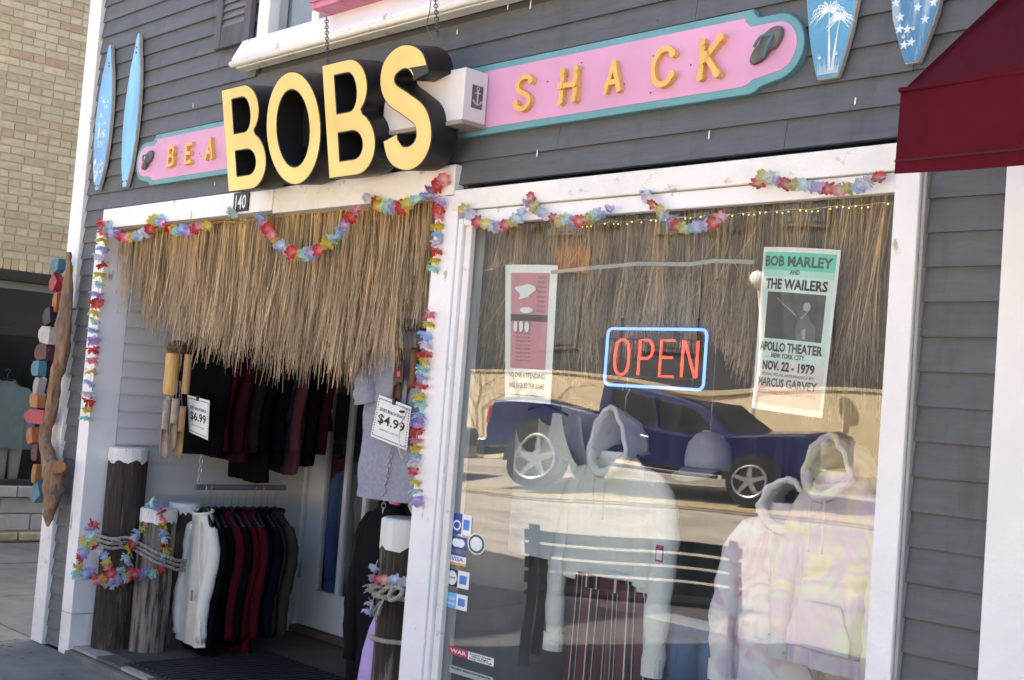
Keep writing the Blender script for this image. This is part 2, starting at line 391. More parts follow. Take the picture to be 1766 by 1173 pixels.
# alcove: left side wall in pale clapboards, back wall with the glazed door
k = 0; z = 0.03
while z < 2.5:
    MB().hexa([(-7.066, .142, z), (-7.066, 1.52, z), (-7.043, 1.52, z), (-7.043, .142, z), (-7.066, .142, z + .105), (-7.066, 1.52, z + .105), (-7.060, 1.52, z + .105), (-7.060, .142, z + .105)]).build('siding_board', M_SIDING2, shop)
    z += 0.098
MB().box(-7.34, -7.07, .1, 1.6, 0, 2.62).build('alcove_wall_core', M_DARKWALL, shop)
z = 0.03
while z < 2.5:
    MB().hexa([(-6.02, 1.5, z), (-4.13, 1.5, z), (-4.13, 1.52, z), (-6.02, 1.52, z), (-6.02, 1.512, z + .112), (-4.13, 1.512, z + .112), (-4.13, 1.52, z + .112), (-6.02, 1.52, z + .112)]).build('siding_board', M_SIDING2, shop)
    z += 0.098
MB().box(-6.02, -4.12, 1.522, 1.6, 0, 2.62).build('alcove_wall_core', M_DARKWALL, shop)
MB().box(-7.05, -4.12, 0.125, 1.5, 2.50, 2.60).build('alcove_ceiling', mat('alcove_ceiling_paint', (.72, .71, .68), .7), shop)
door = MB().box(-7.0, -6.83, 1.47, 1.515, .105, 2.12).build('door', mat('door_white_paint', (.78, .78, .79), .45, .05, 4, bump=.1), shop, bevel=.004)
M_DOORW = MATS['door_white_paint']
for nm, b in (('stile', (-6.19, -6.06, 1.47, 1.515, .105, 2.12)), ('bottom_rail', (-6.83, -6.19, 1.472, 1.513, .105, .345)), ('top_rail', (-6.83, -6.19, 1.472, 1.513, 1.80, 2.12)),
              ('muntin', (-6.63, -6.595, 1.474, 1.511, .345, 1.80)), ('muntin', (-6.42, -6.385, 1.474, 1.511, .345, 1.80))):
    box(nm, b, M_DOORW, door, .003)
for a, b in ((-6.83, -6.63), (-6.595, -6.42), (-6.385, -6.19)): box('door_pane', (a, b, 1.490, 1.495, .345, 1.80), M_GLASS2, door)
for zz in (.4, 1.2, 1.9): MB().tube([(-7.012, 1.462, zz), (-7.012, 1.462, zz + .09)], .009, 8).build('hinge', M_METAL, door)
MB().ball((-6.12, 1.43, 1.0), .03).build('knob', M_METAL, door)
box('door_frame', (-7.055, -7.02, 1.46, 1.52, .06, 2.2), M_WHITE, shop, .003); box('door_frame', (-6.055, -6.02, 1.46, 1.52, .06, 2.2), M_WHITE, shop, .003); box('door_frame', (-7.055, -6.02, 1.458, 1.52, 2.2, 2.3), M_WHITE, shop, .003)
box('transom_wall', (-7.05, -6.02, 1.49, 1.52, 2.3, 2.5), M_SIDING2, shop)
box('threshold', (-7.02, -6.055, 1.42, 1.54, .061, .10), mat('threshold_wood', (.12, .09, .06), .7), shop, .004)
# alcove floor tiles on a concrete base
base = tag(box('alcove_floor', (-7.05, -4.12, -0.02, 1.5, -0.1, 0.036), mat('grout', (.07, .065, .06), .95)), kind='structure')
T1 = mat('cream_floor_tile', (.34, .32, .29), .5, .12, 6, rand=.08); T2 = mat('grey_floor_tile', (.09, .09, .09), .5, .15, 6, rand=.08)
tm = {}
for c, m in ((0, T1), (1, T2)): tm[c] = MB().box(-.148, .148, -.148, .148, -.01, .01).mesh('tile', m)
for i in range(10):
    for j in range(5):
        x, y = -7.05 + .145 + i * .295, .145 + j * .295
        if x < -4.2 and y < 1.5: link('tile', tm[(i + j) % 2], base, loc=(x, y, .042))
box('entry_strip', (-7.05, -4.12, -.055, -.003, -.03, .034), M_CONC, base, .006)

# upper window, sill, shutter
upw = MB().box(-5.60, -5.50, -0.03, 0.08, 3.28, 5.2).build('window_frame', M_WHITE, shop, bevel=.004)
for nm, b, m in (('stile', (-5.14, -5.08, -.015, .08, 3.28, 5.2), M_WHITE), ('stile', (-4.4, -4.30, -.02, .08, 3.28, 5.2), M_WHITE), ('stile', (-3.45, -3.35, -.03, .08, 3.28, 5.2), M_WHITE), ('head', (-5.62, -3.33, -.04, .08, 5.2, 5.32), M_WHITE)):
    box(nm, b, m, upw, .003)
box('pane', (-5.5, -5.14, .03, .036, 3.28, 5.2), M_GLASS2, upw); box('pane', (-5.08, -4.4, .03, .036, 3.28, 5.2), M_GLASS2, upw); box('pane', (-4.3, -3.45, .03, .036, 3.28, 5.2), M_GLASS2, upw)
cur = MB(); cur.smooth = True
cur.v = [(-5.5 + i * .012, .10 + .016 * math.sin(i * .9) + .006 * math.sin(i * 2.3), z) for z in (3.27, 5.2) for i in range(31)]
for i in range(30): cur.face((i, i + 1, 32 + i, 31 + i))
cur.build('curtain', mat('white_curtain', (.62, .6, .57), .9, .05, trans=.3), upw)
box('room_back', (-5.6, -3.35, .6, .62, 3.2, 5.2), M_DARKWALL, upw)
sl = MB(); sl.prism([(-.108, 3.205), (-.112, 3.212), (-.058, 3.318), (.0, 3.325), (.0, 3.19), (-.09, 3.195)], -5.68, -3.25, lambda u, v, a: (a, u, v))
sl.build('window_sill', M_WHITE, shop, bevel=.006)
_sm = MB(); _sm.smooth = True; _sm.tube([(-5.70, -.096, 3.192), (-3.24, -.096, 3.192)], .017, 12); _sm.build('sill_molding', M_WHITE2, shop); box('sill_bed', (-5.68, -3.25, -.08, -.018, 3.172, 3.189), M_WHITE2, shop)
M_SHUT = mat('weathered_shutter_wood', (.085, .085, .10), .75, .35, 4, (3, 3, .6), bump=.4, bscale=30, dirt=(.13, .085, .07), dirt_lo=.5, dirt_hi=.7, dirt_scale=5)
sh = MB().box(-5.985, -5.925, -.05, -.018, 3.32, 4.9).build('shutter', M_SHUT, shop, bevel=.004)
box('stile', (-5.70, -5.640, -.05, -.018, 3.32, 4.9), M_SHUT, sh, .004); box('bottom_rail', (-5.925, -5.70, -.046, -.02, 3.32, 3.43), M_SHUT, sh, .003)
z = 3.43
lm = MB().hexa([(-5.925, -.044, 0), (-5.70, -.044, 0), (-5.70, -.038, 0), (-5.925, -.038, 0), (-5.925, -.026, .048), (-5.70, -.026, .048), (-5.70, -.020, .048), (-5.925, -.020, .048)]).mesh('louver', mat('grey_louver', (.15, .155, .165), .6, .1))
while z < 4.8: link('louver', lm, sh, loc=(0, 0, z)); z += .04
fb = MB().box(-4.98, -3.6, -.30, -.13, 3.315, 3.335).build('x', M_WHITE)
bpy.data.objects.remove(fb)
fbx = thing('flower_box', (-4.3, -.2, 3.31), 'pink peeling painted flower box on the upstairs window sill', 'flower box')
M_PINKB = mat('peeling_pink_paint', (.55, .20, .33), .7, .15, 5, bump=.5, bscale=20, dirt=(.2, .09, .08), dirt_lo=.56, dirt_hi=.62, dirt_scale=14)
box('front_board', (-4.90, -3.5, -.16, -.135, 3.318, 3.5), M_PINKB, fbx, .004); box('bottom_board', (-4.90, -3.5, -.134, -.02, 3.318, 3.342), M_PINKB, fbx, .004); box('end_board', (-4.925, -4.901, -.16, -.02, 3.316, 3.5), M_PINKB, fbx, .004)
box('batten', (-4.93, -3.5, -.175, -.161, 3.345, 3.38), M_PINKB, fbx, .004)

# ------------------------------------------------------------------ plank sign "BEA... SHACK"
M_PINK = mat('pink_sign_paint', (.62, .31, .48), .55, .07, 3, bump=.1, dirt=(.5, .24, .38), dirt_lo=.6, dirt_hi=.9, dirt_scale=4)
M_TEAL = mat('teal_sign_paint', (.125, .30, .33), .55, .12, 5, dirt=(.2, .3, .3), dirt_lo=.6, dirt_hi=.75, dirt_scale=8)
plank = thing('plank_sign', (-4.5, 0, 2.65), 'long pink and teal scalloped plank sign with raised yellow wooden letters', 'sign')
def plank_outline(i=0.0):
    """outline with stepped, rounded ends; i insets it"""
    x0, x1, zb, zt, e = -6.545, -2.535, 2.655, 2.935, 0.0
    rt = []
    r = .108 - i
    zc = 2.795
    rt += [(x1 - i, zb + i), ]
    rt += [(x1 - i + (.05) * math.sin(a) * 1.0, zb + i + .04 * (1 - math.cos(a))) for a in (.5, 1.0)]
    rt += [(x1 + .10 + r * math.sin(a) * .95, zc - r * math.cos(a)) for a in [math.pi * k / 14 for k in range(15)]]
    rt += [(x1 + .022 - i, zc + r), (x1 - i, zc + r + .02), (x1 - i, zt - i)]
    lt = [(-(x + 4.54) - 4.54, z) for x, z in rt][::-1]
    return rt + lt
edge = plank_outline(0)
MB().prism(edge, -.040, -.006).build('board', M_TEAL, plank, bevel=.004)
MB().prism(plank_outline(.027), -.0415, -.038).build('pink_panel', M_PINK, plank)
M_LET = mat('yellow_wood_letter', (.72, .43, .12), .6, .12, 8, (1, 1, .3), bump=.2, dirt=(.5, .28, .1), dirt_lo=.6, dirt_hi=.75, dirt_scale=12)
def stroke_letter(ch, c, h, parent, w=None):
    S = {'S': [[(.32, .36), (.18, .5), (-.12, .5), (-.3, .34), (-.25, .12), (.1, -.05), (.3, -.2), (.25, -.42), (0, -.52), (-.28, -.42), (-.34, -.3)]],
         'H': [[(-.3, .45), (-.3, -.45)], [(.3, .45), (.3, -.45)], [(-.3, 0), (.3, 0)]],
         'A': [[(-.28, -.45), (.05, .45)], [(.02, .45), (.32, -.45)], [(-.15, -.15), (.2, -.15)]],
         'C': [[(.34, .32), (.16, .48), (-.12, .46), (-.34, .2), (-.36, -.1), (-.25, -.38), (0, -.5), (.24, -.42), (.36, -.26)]],
         'K': [[(-.28, .45), (-.28, -.45)], [(.34, .48), (-.2, -.02)], [(-.12, .08), (.32, -.45)]],
         'B': [[(-.25, .45), (-.25, -.45)], [(-.25, .42), (.12, .42), (.24, .28), (.12, .05), (-.2, .03)], [(-.1, .03), (.2, -.02), (.3, -.22), (.18, -.4), (-.25, -.42)]],
         'E': [[(-.25, .45), (-.25, -.45)], [(-.25, .4), (.28, .4)], [(-.25, 0), (.2, 0)], [(-.25, -.4), (.3, -.4)]]}[ch]
    th = .078 if ch in 'SHCK' else .078
    m = MB(); k = 0
    w = w or h
    for st in S:
        P = [Vector((x * w, 0, z * h)) for x, z in st]
        P = smoothpath(P, 5) if len(P) > 2 else P
        y0 = -.061 - .0011 * k; k += 1
        # ribbon outline
        L_, R_ = [], []
        for i, p in enumerate(P):
            t = (P[min(i + 1, len(P) - 1)] - P[max(i - 1, 0)]).normalized(); nn = Vector((-t.z, 0, t.x)) * th * h
            L_.append((c[0] + p.x + nn.x, c[1] + p.z + nn.z)); R_.append((c[0] + p.x - nn.x, c[1] + p.z - nn.z))
        for i in range(len(P) - 1):
            m.prism([L_[i], L_[i + 1], R_[i + 1], R_[i]], y0 - .0001 * i, -.0416)
        if ch in 'SHCK':
            for e in (P[0], P[-1]):
                k += 1; y1 = -.062 - .0011 * k
                m.prism([(c[0] + e.x + (.108 * h) * math.cos(a), c[1] + e.z + .108 * h * math.sin(a)) for a in [2 * math.pi * q / 12 for q in range(12)]], y1, -.0416)
    return m.build('letter', M_LET, parent)
for ch, x, z, h in (('B', -6.315, 2.79, .115), ('E', -6.125, 2.79, .12), ('A', -5.915, 2.795, .125), ('S', -3.575, 2.787, .12), ('H', -3.335, 2.785, .125), ('A', -3.12, 2.787, .125), ('C', -2.885, 2.79, .125), ('K', -2.685, 2.79, .13)):
    stroke_letter(ch, (x, z), h, plank, h * (1.0 if ch in 'EB' else .95))
M_SAND = mat('grey_weathered_rubber', (.13, .125, .12), .9, .35, 14, bump=.8, bscale=40)
def sandal(cx, cz, ang, sc):
    out = []
    for a in [2 * math.pi * q / 28 for q in range(28)]:
        l = math.cos(a); r = (.036 if l > 0 else .029) - .008 * math.exp(-((l + .1) ** 2) * 18)
        out.append((l * .075, math.sin(a) * r))
    ca, sa = math.cos(ang), math.sin(ang)
    o = [(cx + sc * (x * ca - y * sa), cz + sc * (x * sa + y * ca)) for x, y in out]
    s = MB().prism(o, -.062, -.041).build('sandal', M_SAND, plank, bevel=.006)
    t = MB(); P = lambda x, y, d: (cx + sc * (x * ca - y * sa), d, cz + sc * (x * sa + y * ca))
    t.tube(smoothpath([P(.04, 0, -.062), P(.015, .02, -.078), P(-.03, .03, -.06)], 4), .005 * sc, 6); t.tube(smoothpath([P(.04, 0, -.062), P(.015, -.02, -.078), P(-.03, -.03, -.06)], 4), .005 * sc, 6)
    t.build('strap', mat('faded_teal_strap', (.1, .2, .23), .8), s)
sandal(-2.465, 2.80, .75, 1.0); sandal(-6.59, 2.795, .75, .9)
for _ in range(16):
    x = random.choice([random.uniform(-6.4, -5.8), random.uniform(-3.7, -2.6), random.uniform(-3.7, -2.6)])
    MB().lathe([(.003, 0), (.003, .002)], (0, 0, 0), 8).build('screw_head', M_DARKMETAL, plank, loc=(x, -.042, random.uniform(2.70, 2.9)), rot=(math.pi / 2, 0, 0))

# ------------------------------------------------------------------ channel letter sign "BOBS", leaning out at the top, hung on chains
TILT = math.atan2(.085, .47)
M_FACE = mat('sunfaded_yellow_acrylic', (.72, .53, .17), .4, .10, 5, (1, 1, .5), dirt=(.60, .42, .20), dirt_lo=.56, dirt_hi=.76, dirt_scale=7, dirt_stretch=(1, 1, 1), coat=.2)
bobs = thing('channel_letter_sign', (-4.6, -.2, 2.5), 'big yellow faced black channel letters reading BOBS hung on chains over the doorway', 'sign')
def arc(cx, cy, rx, ry, a0, a1, n=10): return [(cx + rx * math.cos(math.radians(a0 + (a1 - a0) * i / n)), cy + ry * math.sin(math.radians(a0 + (a1 - a0) * i / n))) for i in range(n + 1)]
def letter_splines(ch, w, h, s):
    if ch == 'B':
        o = [(0, 0), (w * .58, 0)] + arc(w * .58, h * .275, w * .42, h * .275, -90, 62, 12) + arc(w * .55, h * .755, w * .36, h * .245, -55, 90, 12) + [(0, h)]
        t = s * .8
        h1 = [(s, t), (w * .52, t)] + arc(w * .52, h * .275, w * .42 - s * .72, h * .275 - t, -90, 90, 10) + [(s, h * .55 - t)]
        h1 = [(s, t)] + arc(w * .54, h * .265, w * .40 - s * .8, h * .265 - t, -90, 90, 10) + [(s, h * .53 - t)]
        h2 = [(s, h * .53)] + [(w * .5, h * .53 + 0)] + arc(w * .50, h * .745 - 0, w * .36 - s * .78, h * .215, -90, 90, 10)[0:0]
        h2 = [(s, h * .54 + t * .12)] + arc(w * .52, h * .72, w * .36 - s * .78, h * .72 - h * .54 - t * .12, -90, 90, 10) + [(s, h * .90 - t * .12)]
        return [o, h1, h2]
    if ch == 'O':
        return [arc(w / 2, h / 2, w / 2, h / 2, 0, 360, 40)[:-1], arc(w / 2, h / 2, w / 2 - s, h / 2 - s * .92, 0, 360, 36)[:-1]]
    # S
    c = [(.93, .70), (.90, .83), (.76, .945), (.52, .985), (.26, .95), (.08, .82), (.06, .69), (.16, .57), (.40, .48), (.70, .41), (.90, .30), (.93, .20)]
    # centre line of the S, offset both ways
    cl = smoothpath([Vector((x, y, 0)) for x, y in [(.82, .715), (.76, .84), (.52, .895), (.27, .84), (.19, .725), (.27, .62), (.52, .52), (.76, .41), (.815, .26), (.70, .14), (.48, .095), (.24, .15), (.175, .285)]], 6)
    L_, R_ = [], []
    for i, p in enumerate(cl):
        a, b = cl[max(i - 1, 0)], cl[min(i + 1, len(cl) - 1)]
        P = Vector((p.x * w, p.y * h, 0)); t = Vector(((b.x - a.x) * w, (b.y - a.y) * h, 0)).normalized(); n = Vector((-t.y, t.x, 0)) * s * .5
        L_.append(((P + n).x, (P + n).y)); R_.append(((P - n).x, (P - n).y))
    return [L_ + R_[::-1]]
def tilt_plane(u, v, d):                         # d: outwards from the face plane
    ct, st = math.cos(TILT), math.sin(TILT)
    return Vector((u, -.212 - v * st - d * ct, 2.508 + v * ct - d * st))
LH, LD = .482, .13
def face_x(px, py):                              # where a sight line meets the leaning face
    o = tilt_plane(0, 0, 0); nrm = (tilt_plane(0, 0, 1) - o); d = Vector(_ray(px, py)); c = Vector(CAM)
    q = c + d * ((o - c).dot(nrm) / d.dot(nrm)); return q.x
XS = [('B', face_x(388, 240), face_x(459, 262)), ('O', face_x(459, 215), face_x(553, 200)), ('B', face_x(561, 200), face_x(646, 205)), ('S', face_x(654, 180), face_x(747, 190))]
for ch, xa, xb in XS:
    w = xb - xa; st = {'B': .088, 'O': .088, 'S': .098}[ch]; h = LH * (1.03 if ch in 'OS' else 1.0); v0 = -.007 if ch in 'OS' else 0
    spl = letter_splines(ch, w, h, st)
    me = curve2d_mesh(spl, LD / 2)
    for v in me.vertices: v.co = tilt_plane(xa + v.co.x, v0 + v.co.y, v.co.z - LD / 2)
    me.materials.clear(); me.materials.append(M_BLACK)
    body = link('letter', me, bobs); body['label'] = 'deep black letter body of the ' + {'B': 'letter B', 'O': 'letter O', 'S': 'letter S'}[ch]
    fm = curve2d_mesh(spl, .0, -.005)
    for v in fm.vertices: v.co = tilt_plane(xa + v.co.x, v0 + v.co.y, .002)
    fm.materials.clear(); fm.materials.append(M_FACE); link('letter_face', fm, body)
XB0, XB1 = XS[0][1], XS[3][2]
bp = MB(); bp.hexa([tilt_plane(u, v, d) for v in (.05, .44) for u, d in ((XB0 + .03, -.135), (XS[2][2] - .03, -.135), (XS[2][2] - .03, -.16), (XB0 + .03, -.16))]); bp.build('back_panel', M_BLACK, bobs)
rw = MB(); rw.box(XS[2][2] - .06, -3.80, -.165, -.045, 2.69, 2.895); rw.build('raceway_box', mat('aged_white_enamel', (.66, .62, .60), .45, .08, 5, dirt=(.4, .36, .32), dirt_lo=.62, dirt_hi=.75, dirt_scale=6), bobs, bevel=.004)
box('raceway_box', (XB0 + .05, XS[2][2] - .062, -.12, -.045, 2.70, 2.80), M_BLACK, bobs)
box('bottom_flange', (XS[2][2] - .06, -3.795, -.17, -.04, 2.672, 2.689), mat('bare_wood_flange', (.30, .26, .22), .8, .2), bobs, .003)
pl = MB().box(-3.7995, -3.797, -.125, -.070, 2.745, 2.835).build('emblem_plate', mat('dark_grey_plate', (.10, .10, .11), .6, .3, 20), bobs)
an = MB()
ay, az, ax = -.0975, 2.790, -3.7955
an.tube([(ax, ay, az + .026), (ax, ay, az - .028)], .0035, 6); an.tube([(ax, ay - .012, az + .016), (ax, ay + .012, az + .016)], .003, 6)
an.tube([(ax, ay + .022 * math.sin(a), az - .008 - .022 * math.cos(a)) for a in [(-1.3 + 2.6 * i / 10) for i in range(11)]], .0035, 6)
an.tube([(ax, ay + .007 * math.sin(a), az + .032 + .007 * math.cos(a)) for a in [2 * math.pi * i / 10 for i in range(10)]], .0022, 5, closed=True)
an.build('anchor_emblem', mat('pale_metal', (.45, .45, .44), .5, .1), pl)
def chain_mesh(a, b, link_l=.028, r=.0022, sag=0.0):
    a, b = Vector(a), Vector(b); m = MB(); m.smooth = True; n = max(2, int((b - a).length / (link_l * .78)))
    d = (b - a).normalized(); s1 = d.orthogonal().normalized(); s2 = d.cross(s1)
    for i in range(n):
        c = a.lerp(b, (i + .5) / n) + Vector((0, 0, -sag * math.sin(math.pi * (i + .5) / n))); s = s1 if i % 2 else s2
        m.tube([c + d * (link_l / 2) * math.cos(q) + s * (link_l * .30) * math.sin(q) for q in [2 * math.pi * k / 10 for k in range(10)]], r, 5, closed=True)
    return m
chain_mesh(at(563, 30, -.13), tilt_plane(face_x(548, 104), LH, -.05)).build('chain', M_DARKMETAL, bobs)
chain_mesh(at(750, -20, -.14), tilt_plane(face_x(738, 70), LH * 1.02, -.05)).build('chain', M_DARKMETAL, bobs)
MB().tube(smoothpath([at(745, -20, -.14), at(741, 20, -.15), at(736, 45, -.2), tilt_plane(face_x(735, 72), LH, -.04)], 4), .002, 5).build('wire', M_DARKMETAL, bobs)

# ------------------------------------------------------------------ wooden surfboards on the siding
def board_mat(name, col, dirtc, **k): return mat(name, col, .5, .18, 5, (1, 1, .5), dirt=dirtc, bump=.15, **k)
M_SURF1 = board_mat('faded_sky_blue_board', (.18, .40, .66), (.52, .60, .68), dirt_lo=.54, dirt_hi=.60, dirt_scale=9, dirt_stretch=(1.5, 1, .8))
M_SURF2 = board_mat('faded_aqua_board', (.17, .45, .66), (.40, .58, .70), dirt_lo=.50, dirt_hi=.70, dirt_scale=7, dirt_stretch=(3, 1, .5))
M_SURF3 = board_mat('blue_palm_board', (.10, .30, .47), (.2, .40, .52), dirt_lo=.6, dirt_hi=.8, dirt_scale=6)
M_SURF4 = board_mat('blue_star_board', (.07, .21, .37), (.30, .42, .52), dirt_lo=.55, dirt_hi=.66, dirt_scale=8, dirt_stretch=(3, 1, .5))
M_EDGEW = mat('pale_plywood_edge', (.40, .36, .31), .8, .2, 20)
def surfboard(x, z0, L, W, m, label, tail=.07, lean=0.0, nose=.04):
    t = thing('wooden_surfboard', (x, -.02, z0), label, 'surfboard')
    prof = [(0, tail), (.03, tail * 1.08), (.15, W * .72), (.32, W * .95), (.48, W), (.65, W * .88), (.8, W * .62), (.92, W * .28), (.98, nose), (1, .008)]
    R_ = [(x + np.interp(q, [p[0] for p in prof], [p[1] for p in prof]) / 2 + lean * q * L, z0 + q * L) for q in np.linspace(0, 1, 26)]
    L_ = [(x - np.interp(q, [p[0] for p in prof], [p[1] for p in prof]) / 2 + lean * q * L, z0 + q * L) for q in np.linspace(0, 1, 26)]
    L_[0] = (L_[0][0] + .008, L_[0][1]); R_[0] = (R_[0][0] - .008, R_[0][1])
    MB().prism(R_ + L_[::-1], -.042, -.020).build('board_edge', M_EDGEW, t, bevel=.003)
    ins = .96
    MB().prism([(x + (a - x) * ins, z0 + L / 2 + (b - z0 - L / 2) * .992) for a, b in R_ + L_[::-1]], -.0435, -.041).build('painted_face', m, t)
    return t
s1 = surfboard(-7.215, 2.675, .87, .20, M_SURF1, 'faded blue wooden surfboard with chalky white print, nearest the corner board', .06)
s2 = surfboard(-6.862, 2.668, .885, .175, M_SURF2, 'streaky aqua wooden surfboard beside the left end of the pink sign', .06)
s3 = surfboard(-2.238, 2.665, .88, .205, M_SURF3, 'blue wooden surfboard with white palm trees beside the pink sign end', .085)
s4 = surfboard(-1.955, 2.672, .88, .195, M_SURF4, 'blue wooden surfboard with white stars partly behind the maroon awning', .06)
for s, pts in ((s1, ((-7.205, 3.43), (-7.20, 3.41), (-7.235, 2.70), (-7.20, 2.70))), (s2, ((-6.862, 3.47), (-6.862, 3.44), (-6.885, 2.70), (-6.84, 2.70))), (s3, ((-2.268, 2.735), (-2.21, 2.74))), (s4, ((-1.955, 2.775), (-1.985, 2.755)))):
    for x, z in pts:
        MB().lathe([(.0065, 0), (.0065, .002), (.003, .0035)], (0, 0, 0), 10).build('screw_head', M_METAL if s in (s3, s4) else M_DARKMETAL, s, loc=(x, -.0436, z), rot=(math.pi / 2, 0, 0))
# white palm print
def flat(poly, y, name, m, parent): return MB().prism(poly, y - .0006, y).build(name, m, parent)
M_PRINT = mat('worn_white_print', (.62, .70, .74), .6, .2, 30)
pm = MB(); pcount = [0]
def leafline(p0, p1, bend, w):
    a, b = Vector((p0[0], 0, p0[1])), Vector((p1[0], 0, p1[1])); mid = (a + b) / 2 + Vector((0, 0, bend)); P = [a.lerp(mid, t).lerp(mid.lerp(b, t), t) for t in [i / 7 for i in range(8)]]
    pcount[0] += 1; yo = -.0445 - .000012 * (pcount[0] % 90)
    for i in range(7):
        ww = w * (1 - i / 8); d = (P[i + 1] - P[i]).normalized(); n = Vector((-d.z, 0, d.x)) * ww
        pm.prism([((P[i] + n).x, (P[i] + n).z), ((P[i + 1] + n * .85).x, (P[i + 1] + n * .85).z), ((P[i + 1] - n * .85).x, (P[i + 1] - n * .85).z), ((P[i] - n).x, (P[i] - n).z)], yo - .000001 * i, -.0437)
def palm(bx, bz, tx, tz, s):
    leafline((bx, bz), (tx, tz), .01, .005)
    for k in range(13):
        a = math.radians(-40 + k * 21); l = s * random.uniform(.8, 1.1)
        e = (tx + l * math.cos(a), tz + l * .75 * math.sin(a) - l * .25); leafline((tx, tz), e, l * .28, .0035)
        for q in (.35, .55, .75, .9):
            m0 = (tx + (e[0] - tx) * q, tz + (e[1] - tz) * q + l * .28 * 2 * q * (1 - q)); leafline(m0, (m0[0] + .01 * math.cos(a), m0[1] - .35 * l * (1 - .4 * q)), 0, .0016)
palm(-2.232, 2.69, -2.245, 2.875, .062); palm(-2.222, 2.69, -2.205, 2.845, .045)
for k in range(16): leafline((-2.27 + k * .0045, 2.68), (-2.275 + k * .0052, 2.70 + random.random() * .035), 0, .0015)
palm(-2.235, 3.1, -2.24, 3.30, .07)
pm.build('palm_print', M_PRINT, s3)
def star(cx, cz, r, a0): return [(cx + (r if k % 2 == 0 else r * .42) * math.sin(a0 + math.pi * k / 5), cz + (r if k % 2 == 0 else r * .42) * math.cos(a0 + math.pi * k / 5)) for k in range(10)]
for k, (x, z) in enumerate([(-2.02, 2.86), (-1.965, 2.875), (-1.91, 2.885), (-2.0, 2.815), (-1.945, 2.835), (-1.895, 2.84), (-1.975, 2.775), (-1.92, 2.795), (-2.0, 2.73), (-2.025, 2.78), (-1.965, 2.915), (-2.01, 2.93), (-1.90, 2.93), (-1.95, 2.96), (-2.0, 3.0), (-1.91, 3.0), (-1.95, 3.06), (-1.96, 2.735), (-1.905, 3.08), (-2.0, 3.1)]):
    hwz = np.interp((z - 2.672) / .88, [0, .03, .15, .32, .48], [.03, .0324, .0702, .0926, .0975]) - .0165
    x = -1.955 + max(-hwz, min(hwz, x + 1.955))
    flat(star(x, z, .0155, random.uniform(-.2, .2)), -.0437, 'star', M_PRINT, s4)
for k in range(26):
    bc = MB(); bc.ball((-7.22 + random.uniform(-.05, .05), -.0437, 2.75 + random.choice([0.05, .3, .42]) + random.uniform(-.06, .06)), random.uniform(.004, .013), 6, (1, .05, random.uniform(.4, 1.5))); bc.build('worn_print', M_PRINT, s1)
me = text_mesh('SUN IN\nFUN', .055, M_PRINT, lambda u, v, d: Vector((-7.225 + u, -.0442, 2.985 + v)), width=.10); link('print_lettering', me, s1)

# nails, chips and drips on the clapboards
_nail = MB().lathe([(.0035, 0), (.0035, .0015)], (0, 0, 0), 7).mesh('nail_head', M_DARKMETAL); _drip = MB().prism([(-.003, 0), (.003, .004), (.0025, .03), (0, .034), (-.0025, .02)], -.0012, 0).mesh('paint_drip', M_WHITEINK)
for _ in range(46):
    z = random.choice([q for q in zl if 2.6 < q < 3.6]) + .03; x = random.uniform(-7.2, -1.75); link('nail_head', _nail, shop, loc=(x, -.0145, z), rot=(math.pi / 2, 0, 0))
for x, z in ((-3.52, 2.545), (-2.70, 2.53), (-4.05, 3.10), (-3.75, 3.15), (-2.15, 2.58), (-6.2, 3.05), (-4.85, 3.08), (-3.62, 3.13), (-5.9, 2.61)): link('paint_drip', _drip, shop, loc=(x, -.017, z), scale=(1, 1, random.uniform(.5, 1.1)))
# ------------------------------------------------------------------ house number
num = thing('house_number_plate', (-5.57, -.045, 2.45), 'small black plate with white number 140 on the door header', 'house number')
box('plate', (-5.645, -5.505, -.050, -.043, 2.452, 2.548), M_BLACK, num, .002)
link('digits', text_mesh('140', .098, M_WHITEINK, lambda u, v, d: Vector((-5.575 + u, -.0508, 2.466 + v)), width=.098, bold=.001), num)

# ------------------------------------------------------------------ awning
aw = thing('awning', (-.6, -.4, 2.2), 'dark red canvas awning with hanging valance at the upper right', 'awning')
M_AWN = mat('maroon_canvas', (.088, .007, .014), .9, .22, 2.5, bump=.15, bscale=150, spec=.08, dirt=(.060, .006, .014), dirt_lo=.48, dirt_hi=.72, dirt_scale=5, trans=.12)
AX0, AX1 = -1.53, 1.1
def cloth_sheet(m, f, nu, nv, amp):
    b = len(m.v); m.smooth = True
    for j in range(nv + 1):
        for i in range(nu + 1):
            p = Vector(f(i / nu, j / nv)); q = noise.noise(Vector((p.x * 3, p.y * 3, p.z * 3))) * amp; m.v.append((p.x, p.y - q, p.z + q * .5))
    for j in range(nv):
        for i in range(nu): a = b + j * (nu + 1) + i; m.face((a, a + 1, a + nu + 2, a + nu + 1))
m = MB(); cloth_sheet(m, lambda u, v: (AX0 + u * (AX1 - AX0), -.80 + v * .80, 2.365 + v * .62 - .02 * math.sin(math.pi * v)), 30, 12, .016); m.build('canopy', M_AWN, aw)
m = MB(); cloth_sheet(m, lambda u, v: (AX0 + u * (AX1 - AX0), -.802 - .006 * math.sin(u * 40) * (1 - v), 2.178 + v * .195), 60, 8, .016); m.build('valance', M_AWN, aw)
m = MB(); m.v = [(AX0, -.79, 2.37), (AX0, 0, 2.985), (AX0, 0, 2.42)]; m.face((0, 1, 2)); m.build('side_panel', M_AWN, aw)
MB().tube([(AX0, -.804, 2.368), (AX1, -.804, 2.368)], .006, 8).build('seam_cord', M_AWN, aw)
MB().tube([(AX0 + .03, -.74, 2.33), (AX0 + .03, -.03, 2.88)], .011, 8).tube([(AX0 + .03, -.74, 2.33), (AX1, -.74, 2.33)], .011, 8).build('frame', M_METAL, aw)
